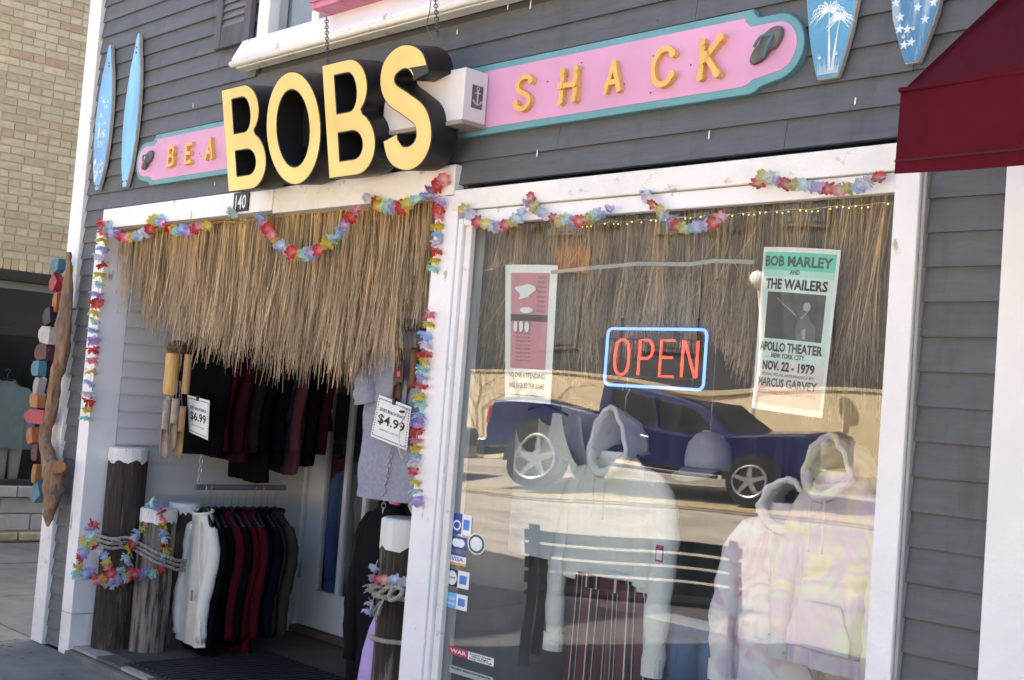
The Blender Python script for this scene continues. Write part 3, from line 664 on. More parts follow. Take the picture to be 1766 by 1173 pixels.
MB().box(AX0, AX1, -.8065, -.804, 2.205, 2.210).build('hem_stitch', mat('dark_maroon_thread', (.05, .005, .01), .9), aw)

# ------------------------------------------------------------------ thatch
M_THATCH = attr_mat('dry_grass', .75, .4)
def strands(name, n, topf, lenf, parent, seed, r=.0017, lean=.05, curl=.03, nseg=4, wild=0.0, clump=.55, thin=0.0):
    """loose grass stems hung from a line: u in 0..1 -> topf(u) point, lenf(u) mean length"""
    R = np.random.RandomState(seed); V = []; F = []; C = []
    ncl = int(n / 14); cu = R.rand(ncl); cu.sort()
    cl_len = R.uniform(.80, 1.08, ncl) * (1 - .35 * thin * (1 - cu) ** 2 * R.rand(ncl)); cl_lean = R.normal(0, lean, ncl); cl_tone = R.uniform(.45, 1.3, ncl); cl_y = R.normal(0, .018, ncl)
    for i in range(n):
        c = R.randint(ncl); u = min(1, max(0, cu[c] + R.normal(0, .5 / ncl + .002)))
        p = np.array(topf(u)); L = lenf(u) * cl_len[c] * (1 - abs(R.normal(0, .15))) * 1.02; L = max(.05, L)
        p = p + np.array([0, cl_y[c] * .4 + R.normal(0, .012), R.uniform(-.012, .012)])
        lx = cl_lean[c] + R.normal(0, lean * .35); ly = R.normal(0, lean * .5) + cl_y[c]
        k1, k2 = R.normal(0, curl), R.normal(0, curl)
        if wild and R.rand() < wild: k1 *= 6; k2 *= 3; L *= .8
        tgt = (cu[c] - u) * clump
        base = len(V); rr = r * R.uniform(.6, 1.35)
        tone = cl_tone[c] * R.uniform(.7, 1.4); hue = R.rand()
        col = np.array([.70, .50, .25]) * (1 - hue) + np.array([.68, .52, .31]) * hue
        for k in range(nseg + 1):
            t = k / nseg
            q = p + np.array([lx * t * L + k1 * t * t * L + tgt * t, ly * t * L * .6 + k2 * t * t * L, -t * L * (1 - .15 * (k1 * k1))])
            w = rr * (1 - .6 * t * t)
            for a in (0, 2.094, 4.189): V.append((q[0] + w * math.cos(a), q[1] + w * math.sin(a), q[2])); 
            cc = col * tone * (1.0 if t > .15 else 1.15); g = np.array([.64, .55, .43]) * tone; cc = cc * (1 - .55 * t) + g * .55 * t
            C += [tuple(cc) + (1,)] * 3
        for k in range(nseg):
            b0 = base + 3 * k
            for j in range(3): F.append((b0 + j, b0 + (j + 1) % 3, b0 + 3 + (j + 1) % 3, b0 + 3 + j))
    me = bpy.data.meshes.new(name); me.from_pydata(V, [], F); me.materials.append(M_THATCH)
    ca = me.color_attributes.new('tint', 'FLOAT_COLOR', 'POINT'); ca.data.foreach_set('color', np.array(C, 'f').ravel())
    me.polygons.foreach_set('use_smooth', [True] * len(F)); me.update()
    o = link(name, me, parent); o['kind'] = 'stuff'; return o
th = thing('thatch_fringe', (-5.5, .07, 2.4), 'dry grass thatch fringe hanging from the door header above the entry', 'thatch')
TB = [(-7.04, 1.98), (-6.96, 1.95), (-6.7, 1.86), (-6.35, 1.76), (-6.03, 1.70), (-5.74, 1.66), (-5.36, 1.645), (-5.06, 1.64), (-4.83, 1.66), (-4.57, 1.66), (-4.38, 1.78), (-4.15, 1.98)]
tx = lambda u: -7.03 + 2.88 * u
def tl(u): return -.025 + 2.43 - np.interp(tx(u), [a for a, b in TB], [b for a, b in TB])
strands('strands', 3500, lambda u: (tx(u ** .72), .075, 2.435), lambda u: tl(u ** .72) * 1.04, th, 3, r=.0022, lean=.065, curl=.04, thin=1.0)
strands('strands', 1300, lambda u: (tx(u ** .7), .055, 2.437), lambda u: tl(u ** .7) * .70, th, 4, r=.0022, lean=.07, curl=.04, thin=1.0)
MB().tube([(tx(u), .045 + .01 * math.sin(u * 60), 2.425 + .006 * math.sin(u * 37)) for u in np.linspace(0, 1, 60)], .007, 6).build('binding_cord', mat('straw_cord', (.36, .24, .11), .9, .3, 40), th)

# ------------------------------------------------------------------ leis
def petal_mat(name, c1, c2):
    m = mat(name, c1, .65, .05, trans=.45, spec=.2); N, L = m.node_tree.nodes, m.node_tree.links
    tc = N.new('ShaderNodeTexCoord'); ln = N.new('ShaderNodeVectorMath'); ln.operation = 'LENGTH'; L.new(tc.outputs['Object'], ln.inputs[0])
    mr = N.new('ShaderNodeMapRange'); mr.inputs[1].default_value = .12; mr.inputs[2].default_value = .75; L.new(ln.outputs['Value'], mr.inputs[0])
    mx = N.new('ShaderNodeMix'); mx.data_type = 'RGBA'; L.new(mr.outputs[0], mx.inputs[0]); mx.inputs[6].default_value = tuple(c2) + (1,); mx.inputs[7].default_value = tuple(c1) + (1,)
    L.new(mx.outputs[2], N['Principled BSDF'].inputs['Base Color'])
    for n in N:
        if n.type == 'BSDF_TRANSLUCENT': L.new(mx.outputs[2], n.inputs[0])
    return m
PET = {'red': petal_mat('red_petal', (.72, .06, .06), (.85, .35, .3)), 'yellow': petal_mat('yellow_petal', (.78, .62, .06), (.85, .8, .4)),
       'blue': petal_mat('blue_petal', (.38, .52, .82), (.85, .88, .9)), 'lilac': petal_mat('lilac_petal', (.55, .40, .78), (.88, .84, .9)),
       'mint': petal_mat('mint_petal', (.45, .78, .70), (.88, .92, .9)), 'pink': petal_mat('pink_petal', (.85, .22, .32), (.9, .7, .6)), 'white': petal_mat('white_petal', (.75, .74, .82), (.9, .9, .9))}
FADE = {'red': petal_mat('faded_red_petal', (.66, .12, .11), (.85, .6, .55)), 'yellow': petal_mat('faded_yellow_petal', (.70, .62, .22), (.85, .82, .6)),
        'blue': petal_mat('faded_blue_petal', (.55, .62, .80), (.85, .87, .9)), 'lilac': petal_mat('faded_lilac_petal', (.58, .48, .70), (.85, .82, .88)),
        'mint': petal_mat('faded_mint_petal', (.60, .75, .72), (.85, .9, .88)), 'pink': petal_mat('faded_pink_petal', (.82, .40, .42), (.88, .78, .72)), 'white': petal_mat('faded_white_petal', (.72, .70, .76), (.85, .85, .85))}
def flower_mesh(m, seed):
    R = random.Random(seed); b = MB(); b.smooth = True; np_ = R.choice([6, 7, 7])
    for layer in range(2):
        for k in range(np_):
            a = 2 * math.pi * (k + .5 * layer) / np_ + R.uniform(-.15, .15); l = R.uniform(.8, 1.05) * (1 - .2 * layer); wd = R.uniform(.24, .40); up = R.uniform(-.15, .65) + .25 * layer
            ca, sa = math.cos(a), math.sin(a); P = lambda r, s, z: (r * ca - s * sa, r * sa + s * ca, z + .06 * layer)
            i = len(b.v)
            b.v += [P(.06, -.05, 0), P(.06, .05, 0), P(l * .55, -wd, up * .45 + R.uniform(-.1, .1)), P(l * .6, 0, up * .25), P(l * .55, wd, up * .45 + R.uniform(-.1, .1)), P(l * .95, -wd * .55, up + R.uniform(-.28, .28)), P(l * 1.0, 0, up * .8 + R.uniform(-.1, .1)), P(l * .95, wd * .55, up + R.uniform(-.15, .15))]
            for f in ((0, 3, 2), (0, 1, 3), (1, 4, 3), (2, 3, 6, 5), (3, 4, 7, 6)): b.face([i + q for q in f])
    return b.mesh('flower', m)
FM = {(st, c): [flower_mesh(d[c], sum(map(ord, c)) % 97 + 7 * q + len(c)) for q in range(3)] for st, d in (('v', PET), ('f', FADE)) for c in d}
SEQ = ['red', 'yellow', 'mint', 'blue', 'lilac', 'red', 'pink', 'yellow', 'blue', 'white', 'red', 'yellow', 'mint', 'lilac']
M_STRING = mat('white_string', (.6, .6, .58), .8)
def lei(pts, label, group, step=.03, size=.031, st='v', flatness=1.0, seq=SEQ, seed=1, gaps=()):
    R = random.Random(seed); P = smoothpath(pts, 10)
    t = thing('flower_lei', P[0], label, 'flower garland', group)
    MB().tube(P, .0015, 4).build('string', M_STRING, t)
    acc = 0.0; k = seed; tot = 0
    for a, b in zip(P[:-1], P[1:]):
        d = (b - a).length; acc += d; tot += d
        if acc >= step:
            acc = 0; c = seq[k % len(seq)]; k += 1
            ax = (b - a).normalized(); ax = (ax + Vector((R.uniform(-.6, .6), R.uniform(-1.2, .1) * flatness, R.uniform(-.6, .6)))).normalized()
            q = ax.to_track_quat('Z', 'Y').to_euler(); q.rotate_axis('Z', R.uniform(0, 6.28)); s = size * R.uniform(.85, 1.15)
            link('flower', R.choice(FM[(st, c)]), t, loc=a + Vector((0, R.uniform(-.008, .004), 0)), rot=q, scale=(s, s, s * R.uniform(.8, 1.2)))
    return t
def A(ps, y): return [at(p[0], p[1], y) for p in ps]
GL = 'flower leis around the shop front'
lei(A([(183, 383), (203, 405), (235, 410), (258, 396), (268, 378), (288, 388), (306, 399), (335, 396), (366, 388)], -.06), 'bright lei swagged along the left end of the door header', GL, .052, .036, seed=2)
lei(A([(181, 376), (176, 440), (168, 520), (160, 600), (153, 690), (150, 720)], -.06), 'long bright lei hanging straight down the left door jamb', GL, .036, .042, flatness=.35, seed=5)
lei(A([(448, 360), (460, 390), (486, 425), (520, 439), (560, 427), (597, 390), (622, 350)], -.06), 'bright lei drooping in a deep swag across the thatch', GL, .042, .034, seed=3)
lei(A([(628, 333), (645, 347), (675, 357), (703, 354), (735, 338), (755, 322), (768, 308)], -.06), 'short bright lei from the thatch up to the door header corner', GL, .042, .033, seed=9)
lei(A([(772, 342), (760, 352), (757, 378), (753, 425), (747, 470)], -.055), 'short bright lei on the upper end of the white post', GL, .030, .033, flatness=.5, seed=4)
lei(A([(741, 528), (737, 580), (731, 640), (722, 720), (716, 790), (718, 848), (722, 868)], -.055), 'long bright lei hanging down the left edge of the white post', GL, .029, .034, flatness=.4, seed=6)
lei(A([(798, 350), (813, 373), (850, 390), (885, 384), (906, 360), (915, 338), (922, 356), (950, 375), (1000, 381), (1055, 362)], -.06), 'faded lei draped over the left of the display window header', GL, .030, .026, 'f', seed=7)
lei(A([(1108, 320), (1122, 345), (1140, 366), (1165, 388), (1192, 394), (1228, 386), (1258, 369)], -.06), 'faded lei hooked up at the middle of the display window header', GL, .028, .026, 'f', seed=8)
lei(A([(1296, 328), (1312, 312), (1322, 303), (1345, 317), (1380, 319), (1420, 325), (1470, 326), (1500, 313), (1532, 304)], -.06), 'faded lei along the right end of the display window header', GL, .029, .026, 'f', seed=10)
lei([at(402, 362, -.06), at(398, 366, -.065), at(404, 370, -.06)], 'single mint blossom cluster pinned left of the number plate', GL, .01, .026, 'f', seq=['mint'], seed=1)

# ------------------------------------------------------------------ pilings, rope, pile leis
M_PILE = mat('weathered_piling', (.040, .030, .024), .9, .6, 9, (5, 5, .35), bump=1.0, bscale=14, dirt=(.21, .175, .15), dirt_lo=.53, dirt_hi=.66, dirt_scale=6, dirt_stretch=(3, 3, .4))
M_PILE2 = mat('bleached_piling', (.20, .17, .145), .9, .5, 9, (5, 5, .35), bump=1.0, bscale=14, dirt=(.030, .022, .018), dirt_lo=.50, dirt_hi=.60, dirt_scale=5, dirt_stretch=(3.5, 3.5, .4))
M_CAP = mat('cracked_white_paint', (.72, .70, .67), .7, .06, 10, bump=.6, bscale=40, dirt=(.3, .26, .22), dirt_lo=.64, dirt_hi=.7, dirt_scale=16, dirt_stretch=(3, 3, .6))
def piling(x, y, r, z0, h, capz, label, m, seed):
    R = random.Random(seed); t = thing('timber_piling', (x, y, z0), label, 'piling', 'timber pilings in the entry')
    n = 40; ph = [R.uniform(-1, 1) for _ in range(n)]
    def ring(z, k=1.0): return [(x + (r * k + .0035 * ph[j] * (1 if k <= 1 else .4) + .004 * noise.noise(Vector((j * .7, z * 2.5, seed)))) * math.cos(2 * math.pi * j / n), y + (r * k + .0035 * ph[j] * (1 if k <= 1 else .4) + .004 * noise.noise(Vector((j * .7, z * 2.5, seed)))) * math.sin(2 * math.pi * j / n), z) for j in range(n)]
    b = MB(); b.rings([ring(z0 + (h - .01) * q / 12, 1 + .03 * math.exp(-q)) for q in range(13)]); b.build('trunk', m, t)
    c = MB(); lo = [(px, py, z0 + h - capz + R.uniform(-.018, .012)) for px, py, _ in ring(z0 + h - capz, 1.018)]
    c.rings([lo, ring(z0 + h - capz * .5, 1.02), ring(z0 + h - .008, 1.02), ring(z0 + h, .93), ring(z0 + h + .001, .3)]); c.build('painted_cap', M_CAP, t)
    return t
piling(-6.965, .185, .112, .03, 1.165, .075, 'tallest dark timber piling with white painted top against the left jamb', M_PILE, 1)
piling(-6.79, .315, .103, .03, .835, .075, 'short bleached timber piling in front, with split white painted top', M_PILE2, 2)
piling(-6.86, .52, .095, .03, .86, .05, 'shadowed timber piling half hidden behind the short bleached one', M_PILE, 3)
PRX, PRY = -4.50, .30
piling(PRX, PRY, .118, .03, 1.04, .125, 'dark timber piling with thick white painted top behind the right post', M_PILE, 4)
def rope_tube(m, pts, r=.011):
    P = smoothpath(pts, 8); m.smooth = True
    # three strands laid round the path
    for k in range(3):
        q = []
        for i, p in enumerate(P):
            t = (P[min(i + 1, len(P) - 1)] - P[max(i - 1, 0)]).normalized(); a = t.orthogonal().normalized(); c = t.cross(a)
            f = i * .9 + k * 2.094; q.append(p + (a * math.cos(f) + c * math.sin(f)) * r * .5)
        m.tube(q, r * .58, 6)
rp = thing('mooring_rope', (-6.8, .2, .6), 'grey rope wound round the cluster of left pilings', 'rope')
for k in range(3):
    m = MB(); dz = k * .026
    z = lambda f: .640 + dz - f
    rope_tube(m, [(-7.0, .055, z(0)), (-6.93, .045 - .004 * k, z(.0)), (-6.86, .08, z(.01)), (-6.82, .16, z(.0)), (-6.74, .205, z(.03)), (-6.685, .27, z(.07)), (-6.685, .36, z(.10)), (-6.72, .42, z(.12)), (-6.76, .55, z(.13))], .010)
    m.build('rope_turn', M_ROPE, rp)
m = MB(); rope_tube(m, [(-6.85, .085, .665), (-6.835, .07, .685), (-6.815, .09, .68), (-6.825, .12, .65)], .011); m.build('knot', M_ROPE, rp)
def Xs(ps, x): return [atx(p[0], p[1], x) for p in ps]
GP = 'flower leis draped on the pilings'
lei(Xs([(250, 862), (268, 868), (282, 890), (284, 925), (286, 950), (280, 975), (262, 990), (235, 990), (215, 998)], -6.68), 'bright lei looped over the short piling and hanging down its right side', GP, .031, .038, seed=2)
lei(Xs([(265, 903), (245, 915), (228, 940), (222, 958), (228, 985), (205, 1000), (190, 985), (178, 955), (162, 938), (158, 912), (168, 905)], -6.76), 'bright lei crossing in front of the rope between two pilings', GP, .031, .038, seed=6)
lei(Xs([(152, 925), (144, 955), (135, 982), (140, 990), (158, 990), (172, 1003), (190, 1008), (205, 1006), (213, 975)], -6.82), 'bright lei bunched against the foot of the left jamb', GP, .031, .038, seed=11)
rr_ = thing('mooring_rope', (PRX, PRY, .6), 'frayed rope knotted round the dark piling behind the post', 'rope')
def around(z, r, a0, a1, n=14, dz=0): return [(PRX + r * math.cos(math.radians(a0 + (a1 - a0) * i / n)), PRY + r * math.sin(math.radians(a0 + (a1 - a0) * i / n)), z + dz * i / n) for i in range(n + 1)]
for z, dz in ((.72, .02), (.745, -.02), (.545, .0)):
    m = MB(); rope_tube(m, around(z, .128, 160, 400, 18, dz), .011); m.build('rope_turn', M_ROPE, rr_)
m = MB(); rope_tube(m, [at(690, 1010, .14), at(675, 1020, .12), at(672, 1034, .12), at(688, 1030, .11), at(694, 1016, .12), at(672, 1012, .13), at(655, 1022, .15)], .011); m.build('knot', M_ROPE, rr_)
for tip in ((632, 1015), (648, 1062)):
    m = MB()
    for k in range(14):
        e = at(tip[0] + random.uniform(-7, 7), tip[1] + random.uniform(-6, 8), .14 + random.uniform(-.03, .03)); s0 = at(662, 1014 if tip[1] < 1040 else 1034, .14)
        m.tube(smoothpath([s0, (s0 + e) / 2 + Vector((random.uniform(-.008, .008), random.uniform(-.008, .008), .012)), e], 3), .003, 4)
    m.build('frayed_end', M_ROPE, rr_)
lei(A([(652, 966), (645, 985), (650, 1000), (668, 1000), (690, 1002), (700, 1005)], .13), 'pastel lei tucked round the dark piling behind the post', GP, .036, .028, 'f', seed=3)
lei(A([(645, 1030), (640, 1045), (636, 1056)], .13), 'pastel blossoms dangling below the frayed rope', GP, .03, .03, 'f', seed=3, seq=['lilac', 'blue', 'mint'])

# ------------------------------------------------------------------ garments
def cloth(name, col, var=.12, rough=.95, scale=8, bump=.25, **k): return mat('cloth_' + name, col, rough, var, scale, bump=bump, bscale=160, spec=.06, **k)
def body_rings(c, w, L, d, R, neck=.07, flare=1.0, folds=.012, n=36, rows=18, top=0.0, drop=.07, axis=0.0, waist=1.0):
    zz = [0, .015, drop * .55, drop, drop + .05, drop + .16, L * .62, L]
    hw = [neck, neck + .012, w * .33, w * .46, w * .5, w * .485, w * .48 * waist, w * .5 * flare]
    hd = [.045, .048, d * .34, d * .38, d * .44, d * .5, d * .5, d * .48 * flare]
    ph = [R.uniform(0, 6.28) for _ in range(6)]; fr = [R.choice([4, 5, 6]), R.choice([7, 9]), R.choice([2, 3])]
    ca, sa = math.cos(axis), math.sin(axis); out = []
    for i in range(rows + 1):
        z = L * (i / rows) ** 1.15
        a, b = np.interp(z, zz, hw), np.interp(z, zz, hd); g = min(1, max(0, (z - .06) / (L * .6))) ** 1.2
        ring = []
        for j in range(n):
            q = 2 * math.pi * j / n; cx, cy = math.cos(q), math.sin(q)
            x = a * math.copysign(abs(cx) ** .75, cx); y = b * math.copysign(abs(cy) ** .75, cy)
            f = folds * g * (math.sin(fr[0] * q + ph[0] + 1.2 * math.sin(z * 5 + ph[3])) + .6 * math.sin(fr[1] * q + ph[1]) + .5 * math.sin(fr[2] * q + ph[2] + z * 4))
            f += (.008 * noise.noise(Vector((x * 9 + ph[0] * 5, y * 9, z * 11))) + .006 * noise.noise(Vector((x * 24 + ph[1] * 5, y * 20, z * 13 + x * 14))))
            y += f * (1 if cy >= 0 else -1) ; x += f * .5 * cx
            zz_ = -z + (.008 * math.sin(2 * q + ph[4]) * g)
            ring.append((c[0] + x * ca - y * sa, c[1] + x * sa + y * ca, c[2] + top + zz_))
        out.append(ring)
    return out
def sleeve_mb(c, side, w, Ls, R, drop, axis, r0=.072, r1=.045, out=.05, fwd=-.03, cuff=True):
    ca, sa = math.cos(axis), math.sin(axis)
    P = []; rad = []; n = 12
    X0 = [(w * .26, -drop * .55, .022), (w * .38, -drop * .80, .040), (w * .455, -drop - .025, r0 * .80)]
    for x, z, r in X0: P.append((c[0] + side * x * ca, c[1] + side * x * sa, c[2] + z)); rad.append(r)
    for i in range(1, n + 1):
        t = i / n; x = side * (w * .455 + out * math.sin(min(1, t * 1.6) * math.pi / 2) - .015 * t * t); y = fwd * t + .01 * math.sin(t * 7 + R.uniform(0, .6))
        z = -drop - .025 - t * Ls; P.append((c[0] + x * ca - y * sa, c[1] + x * sa + y * ca, c[2] + z)); rad.append((r0 * (1 - t) + r1 * t) * (1 + .09 * math.sin(i * 2.3 + side) + R.uniform(-.05, .05)))
    m = MB(); m.smooth = True; m.tube(P, rad, 14, flat=.75); return m
def hanger(t, hook, neckz, w, axis=0.0, m=None):
    h = MB(); h.smooth = True; ca, sa = math.cos(axis), math.sin(axis); x, y, z = hook
    P = lambda u, dz: (x + u * ca, y + u * sa, z + dz)
    h.tube([P(.018 * math.cos(a), .0 + .018 * math.sin(a)) for a in [math.radians(200 - 22 * i) for i in range(10)]] + [P(0, -.03), P(0, neckz - z + .0)], .0022, 6)
    h.build('hanger_hook', M_METAL, t)
    b = MB(); b.smooth = True; b.tube(smoothpath([P(-w * .40, neckz - z - .075), P(-w * .2, neckz - z - .015), P(0, neckz - z + .025), P(w * .2, neckz - z - .015), P(w * .40, neckz - z - .075)], 4), .012, 8)
    b.build('hanger', m or M_WIRE, t)
def jacket(hook, label, m, w=.42, L=.7, d=.1, Ls=.56, group=None, axis=0.0, seed=1, cat='jacket', sleeves=True, drop=.10, flare=1.0, hookh=.10, folds=.010, hang=True, collar=True, waist=1.0, name='hanging_jacket', r0=.062, r1=.042, out=.025):
    R = random.Random(seed); c = (hook[0], hook[1], hook[2] - hookh)
    t = thing(name, (hook[0], hook[1], hook[2] - hookh - L), label, cat, group)
    b = MB(); b.smooth = True; b.rings(body_rings(c, w, L, d, R, drop=drop, flare=flare, folds=folds, axis=axis, waist=waist), cap=False); b.build('body', m, t)
    if sleeves:
        for s in (-1, 1): sleeve_mb(c, s, w, Ls, R, drop, axis, r0, r1, out).build('sleeve', m, t)
    if collar:
        ca, sa = math.cos(axis), math.sin(axis); k = MB(); k.smooth = True
        k.tube([(c[0] + .072 * math.cos(a) * ca - .05 * math.sin(a) * sa, c[1] + .072 * math.cos(a) * sa + .05 * math.sin(a) * ca, c[2] + .006 + .012 * math.sin(a)) for a in [2 * math.pi * i / 20 for i in range(20)]], .010, 8, closed=True); k.build('collar', m, t)
    if hang: hanger(t, hook, c[2], w, axis)
    return t
CB = cloth('black', (.004, .004, .005)); CM = cloth('maroon', (.068, .006, .010)); CP = cloth('plum', (.028, .006, .012)); CN = cloth('navy', (.004, .005, .010)); CO = cloth('olive', (.032, .032, .024))
CW = cloth('cream_knit', (.72, .70, .63), .06, bump=.5); CBR = cloth('charcoal_brown', (.016, .012, .012)); CD = cloth('denim', (.022, .04, .08)); CG = cloth('heather_grey', (.27, .28, .34), .14, scale=60); CMV = cloth('mauve', (.09, .035, .05))
RX, RZ = -6.65, 1.0
rack = thing('hanging_rack', (RX, .75, RZ), 'grey pipe rail hung on chains, holding jackets near the door', 'clothes rail')
MB().tube([(RX, .455, RZ), (RX, 1.06, RZ + .005)], .017, 12).build('rail', mat('grey_pipe', (.13, .135, .15), .5, .1), rack)
chain_mesh((RX, .475, RZ), (RX, .475, 2.05), .034, .0028).build('chain', M_METAL, rack); chain_mesh((RX, 1.045, RZ), (RX, 1.045, 2.05), .034, .0028).build('chain', M_METAL, rack)
rack2 = thing('hanging_rack', (RX, .8, 2.05), 'upper clothes rail mostly hidden behind the thatch', 'clothes rail')
MB().tube([(RX, .38, 2.05), (RX, 1.3, 2.05)], .017, 12).build('rail', MATS['grey_pipe'], rack2)
for y in (.40, 1.28): MB().tube([(RX, y, 2.05), (RX, y, 2.50)], .004, 6).build('hanger_rod', M_METAL, rack2)
lower = [(CW, 'cream knit jacket at the front of the lower rail', .73, .56), (CB, 'long black coat right behind the cream knit jacket', .82, .6), (CB, 'black jacket third from the front on the lower rail', .70, .56), (CM, 'deep red jacket just behind the black ones on the lower rail', .70, .56), (CB, 'black jacket between the deep red ones on the lower rail', .72, .56),
         (CM, 'deep red jacket in the middle of the lower rail', .76, .56), (CM, 'deep red jacket nearest the navy ones on the lower rail', .74, .56), (CN, 'navy jacket next to the deep red ones on the lower rail', .70, .56), (CN, 'navy jacket next to the olive ones on the lower rail', .70, .56), (CO, 'olive jacket next to the navy ones on the lower rail', .68, .56), (CO, 'olive jacket at the door end of the lower rail', .70, .56)]
for k, (m, lb, L, Ls) in enumerate(lower):
    jacket((RX + random.uniform(-.012, .012) + (.02 if k == 0 else 0), .50 + k * .050, RZ + .0), lb, m, random.uniform(.38, .43) if k else .35, L * random.uniform(.95, 1.04), .055, Ls, 'jackets on the lower rail', axis=random.uniform(-.10, .10), seed=20 + k, hookh=.145, folds=.009, r0=.048, r1=.034, out=.012, drop=.12)
_cj = [o for o in bpy.data.objects if o.get('label', '').startswith('cream knit')][0]
q = at(331, 1027, .44); MB().box(q.x - .011, q.x + .011, .438, .440, q.z - .03, q.z + .03).build('sewn_label', mat('grey_label', (.22, .21, .22), .8), _cj)
MB().tube([at(345, 893, .455), at(343, 960, .445), at(346, 1040, .44), at(345, 1110, .44)], .004, 6).build('front_edge', CW, _cj)
upper = [(CB, 'black garment at the front of the upper rail', .76), (CM, 'deep red garment at the front of the upper rail', .74), (CP, 'plum garment beside the chain on the upper rail', .78), (CBR, 'charcoal brown garment on the upper rail', .66), (CB, 'longest black garment on the upper rail', .90), (CB, 'black garment behind the longest one on the upper rail', .80),
         (CD, 'blue denim garment on the upper rail', .72), (CMV, 'mauve garment peeping out under the denim one', .85), (CB, 'black garment behind the denim one on the upper rail', .80), (CP, 'plum garment at the door end of the upper rail', .58)]
for k, (m, lb, L) in enumerate(upper):
    jacket((RX, .46 + k * .080, 2.05), lb, m, .38 if k != 6 else .32, L, .085, .58 if k not in (6,) else .4, 'garments on the upper rail', axis=random.uniform(-.15, .15), seed=50 + k, hookh=.10, folds=.014, flare=1.0 if k < 9 else 1.1, r0=.052, r1=.038, drop=.12)
# garments just inside the glazed door
for k, (x, y, c, lb) in enumerate(((-7.02, 1.74, cloth('door_red', (.45, .03, .04)), 'red jacket at the hinge side behind the door glass'), (-6.86, 1.84, cloth('door_scarlet', (.38, .02, .03)), 'scarlet jacket in the middle behind the door glass'), (-6.78, 1.72, cloth('door_blue', (.10, .18, .45)), 'blue jacket behind the door glass'), (-6.58, 1.70, cloth('door_grey', (.34, .33, .32)), 'grey jacket behind the right lites of the door'))):
    jacket((x, y, 1.28), lb, c, .36, .85, .07, .6, 'jackets behind the door glass', axis=1.2, seed=140 + k, hookh=.12, r0=.05, r1=.036, out=.012, drop=.12)
rk3 = thing('inside_rail', (-6.8, 1.77, 1.28), 'steel rail behind the glazed door', 'clothes rail')
MB().tube([(-7.2, 1.77, 1.275), (-6.3, 1.77, 1.275)], .012, 10).build('rail', M_METAL, rk3)
for _x in (-7.2, -6.3): MB().tube([(_x, 1.77, .06), (_x, 1.77, 1.275)], .012, 10).build('upright', M_METAL, rk3)
# entry, right hand side: grey tee, coat, lilac scarf
jacket((-4.51, .24, 2.02), 'pale heather grey t-shirt hanging beside the right post', CG, .50, .74, .12, .20, None, axis=.10, seed=80, cat='t-shirt', name='hanging_tshirt', hookh=.13, r0=.075, r1=.08, out=.012, flare=1.06)
CDK = cloth('charcoal', (.010, .009, .011))
jacket((-4.80, .44, 1.22), 'long charcoal coat hanging beside the dark piling', CDK, .36, 1.05, .14, .62, None, axis=.15, seed=81, cat='coat', name='hanging_coat', hookh=.12, folds=.016)
sc_ = MB(); sc_.smooth = True
sc_.tube([at(652, 1055, .20), at(645, 1085, .2), at(637, 1125, .2), at(630, 1180, .2), at(622, 1240, .2)], [.008, .03, .045, .055, .06], 12, flat=.4)
tag(sc_.build('lilac_scarf', cloth('lilac', (.45, .33, .60))), 'pale lilac scarf hanging in front of the dark coat', 'scarf')
pk = MB(); pk.smooth = True; pk.ball(at(682, 860, .42), .05, 12, (.8, .5, 1)); tag(pk.build('pink_toy_ball', cloth('pink', (.7, .2, .4))), 'pink rounded item seen under the grey t-shirt', 'toy')

# ------------------------------------------------------------------ bamboo chimes and price cards
M_BAM = mat('bamboo', (.42, .26, .12), .55, .25, 10, (3, 3, .5), bump=.3); M_BAM2 = mat('smoked_bamboo', (.16, .075, .04), .5, .3, 10, (3, 3, .5)); M_COIR = mat('coconut_fibre', (.11, .065, .035), .95, .4, 40, bump=1)
M_BAM3 = mat('mottled_bamboo', (.34, .28, .22), .6, .3, 18, dirt=(.36, .14, .09), dirt_lo=.56, dirt_hi=.62, dirt_scale=22)
def cut_tube(c, r, ztop, zbot, m, part, t, cut=.5, face=(.75, -.65)):
    """bamboo tube whose lower end is sliced away to a long pointed scoop"""
    b = MB(); b.smooth = True; n = 16; R_ = []
    fx, fy = face; H = ztop - zbot
    for i in range(9):
        ring = []
        for j in range(n):
            a = 2 * math.pi * j / n; dx, dy = math.cos(a), math.sin(a); k = (dx * fx + dy * fy + 1) / 2
            low = zbot + H * cut * min(1, max(0, (k - .25) * 1.9)); z = ztop - (ztop - low) * i / 8
            ring.append((c[0] + r * dx, c[1] + r * dy, z))
        R_.append(ring)
    b.rings(R_, cap=False); o = b.build(part, m, t); s = o.modifiers.new('wall', 'SOLIDIFY'); s.thickness = .004; return o
ch = thing('bamboo_chime', (-6.5, .25, 1.16), 'pale bamboo wind chime with scooped tubes hanging by the left wall', 'wind chime')
cx, cy = -6.545, .22
MB().lathe([(.05, 1.75), (.065, 1.77), (.055, 1.805), (.02, 1.825)], (cx - .02, cy, 0), 18).build('coconut_top', M_COIR, ch)
MB().tube([(cx - .02, cy, 1.82), (cx - .02, cy, 2.48)], .0015, 4).build('cord', M_STRING, ch)
MB().lathe([(.036, 1.52), (.040, 1.54), (.040, 1.735), (.036, 1.75)], (cx - .03, cy - .02, 0), 16).build('resonator', mat('golden_bamboo', (.56, .34, .12), .5, .2, 8, (3, 3, .5)), ch)
MB().lathe([(.022, 1.53), (.022, 1.75)], (cx + .05, cy + .03, 0), 14).build('resonator', M_BAM, ch)
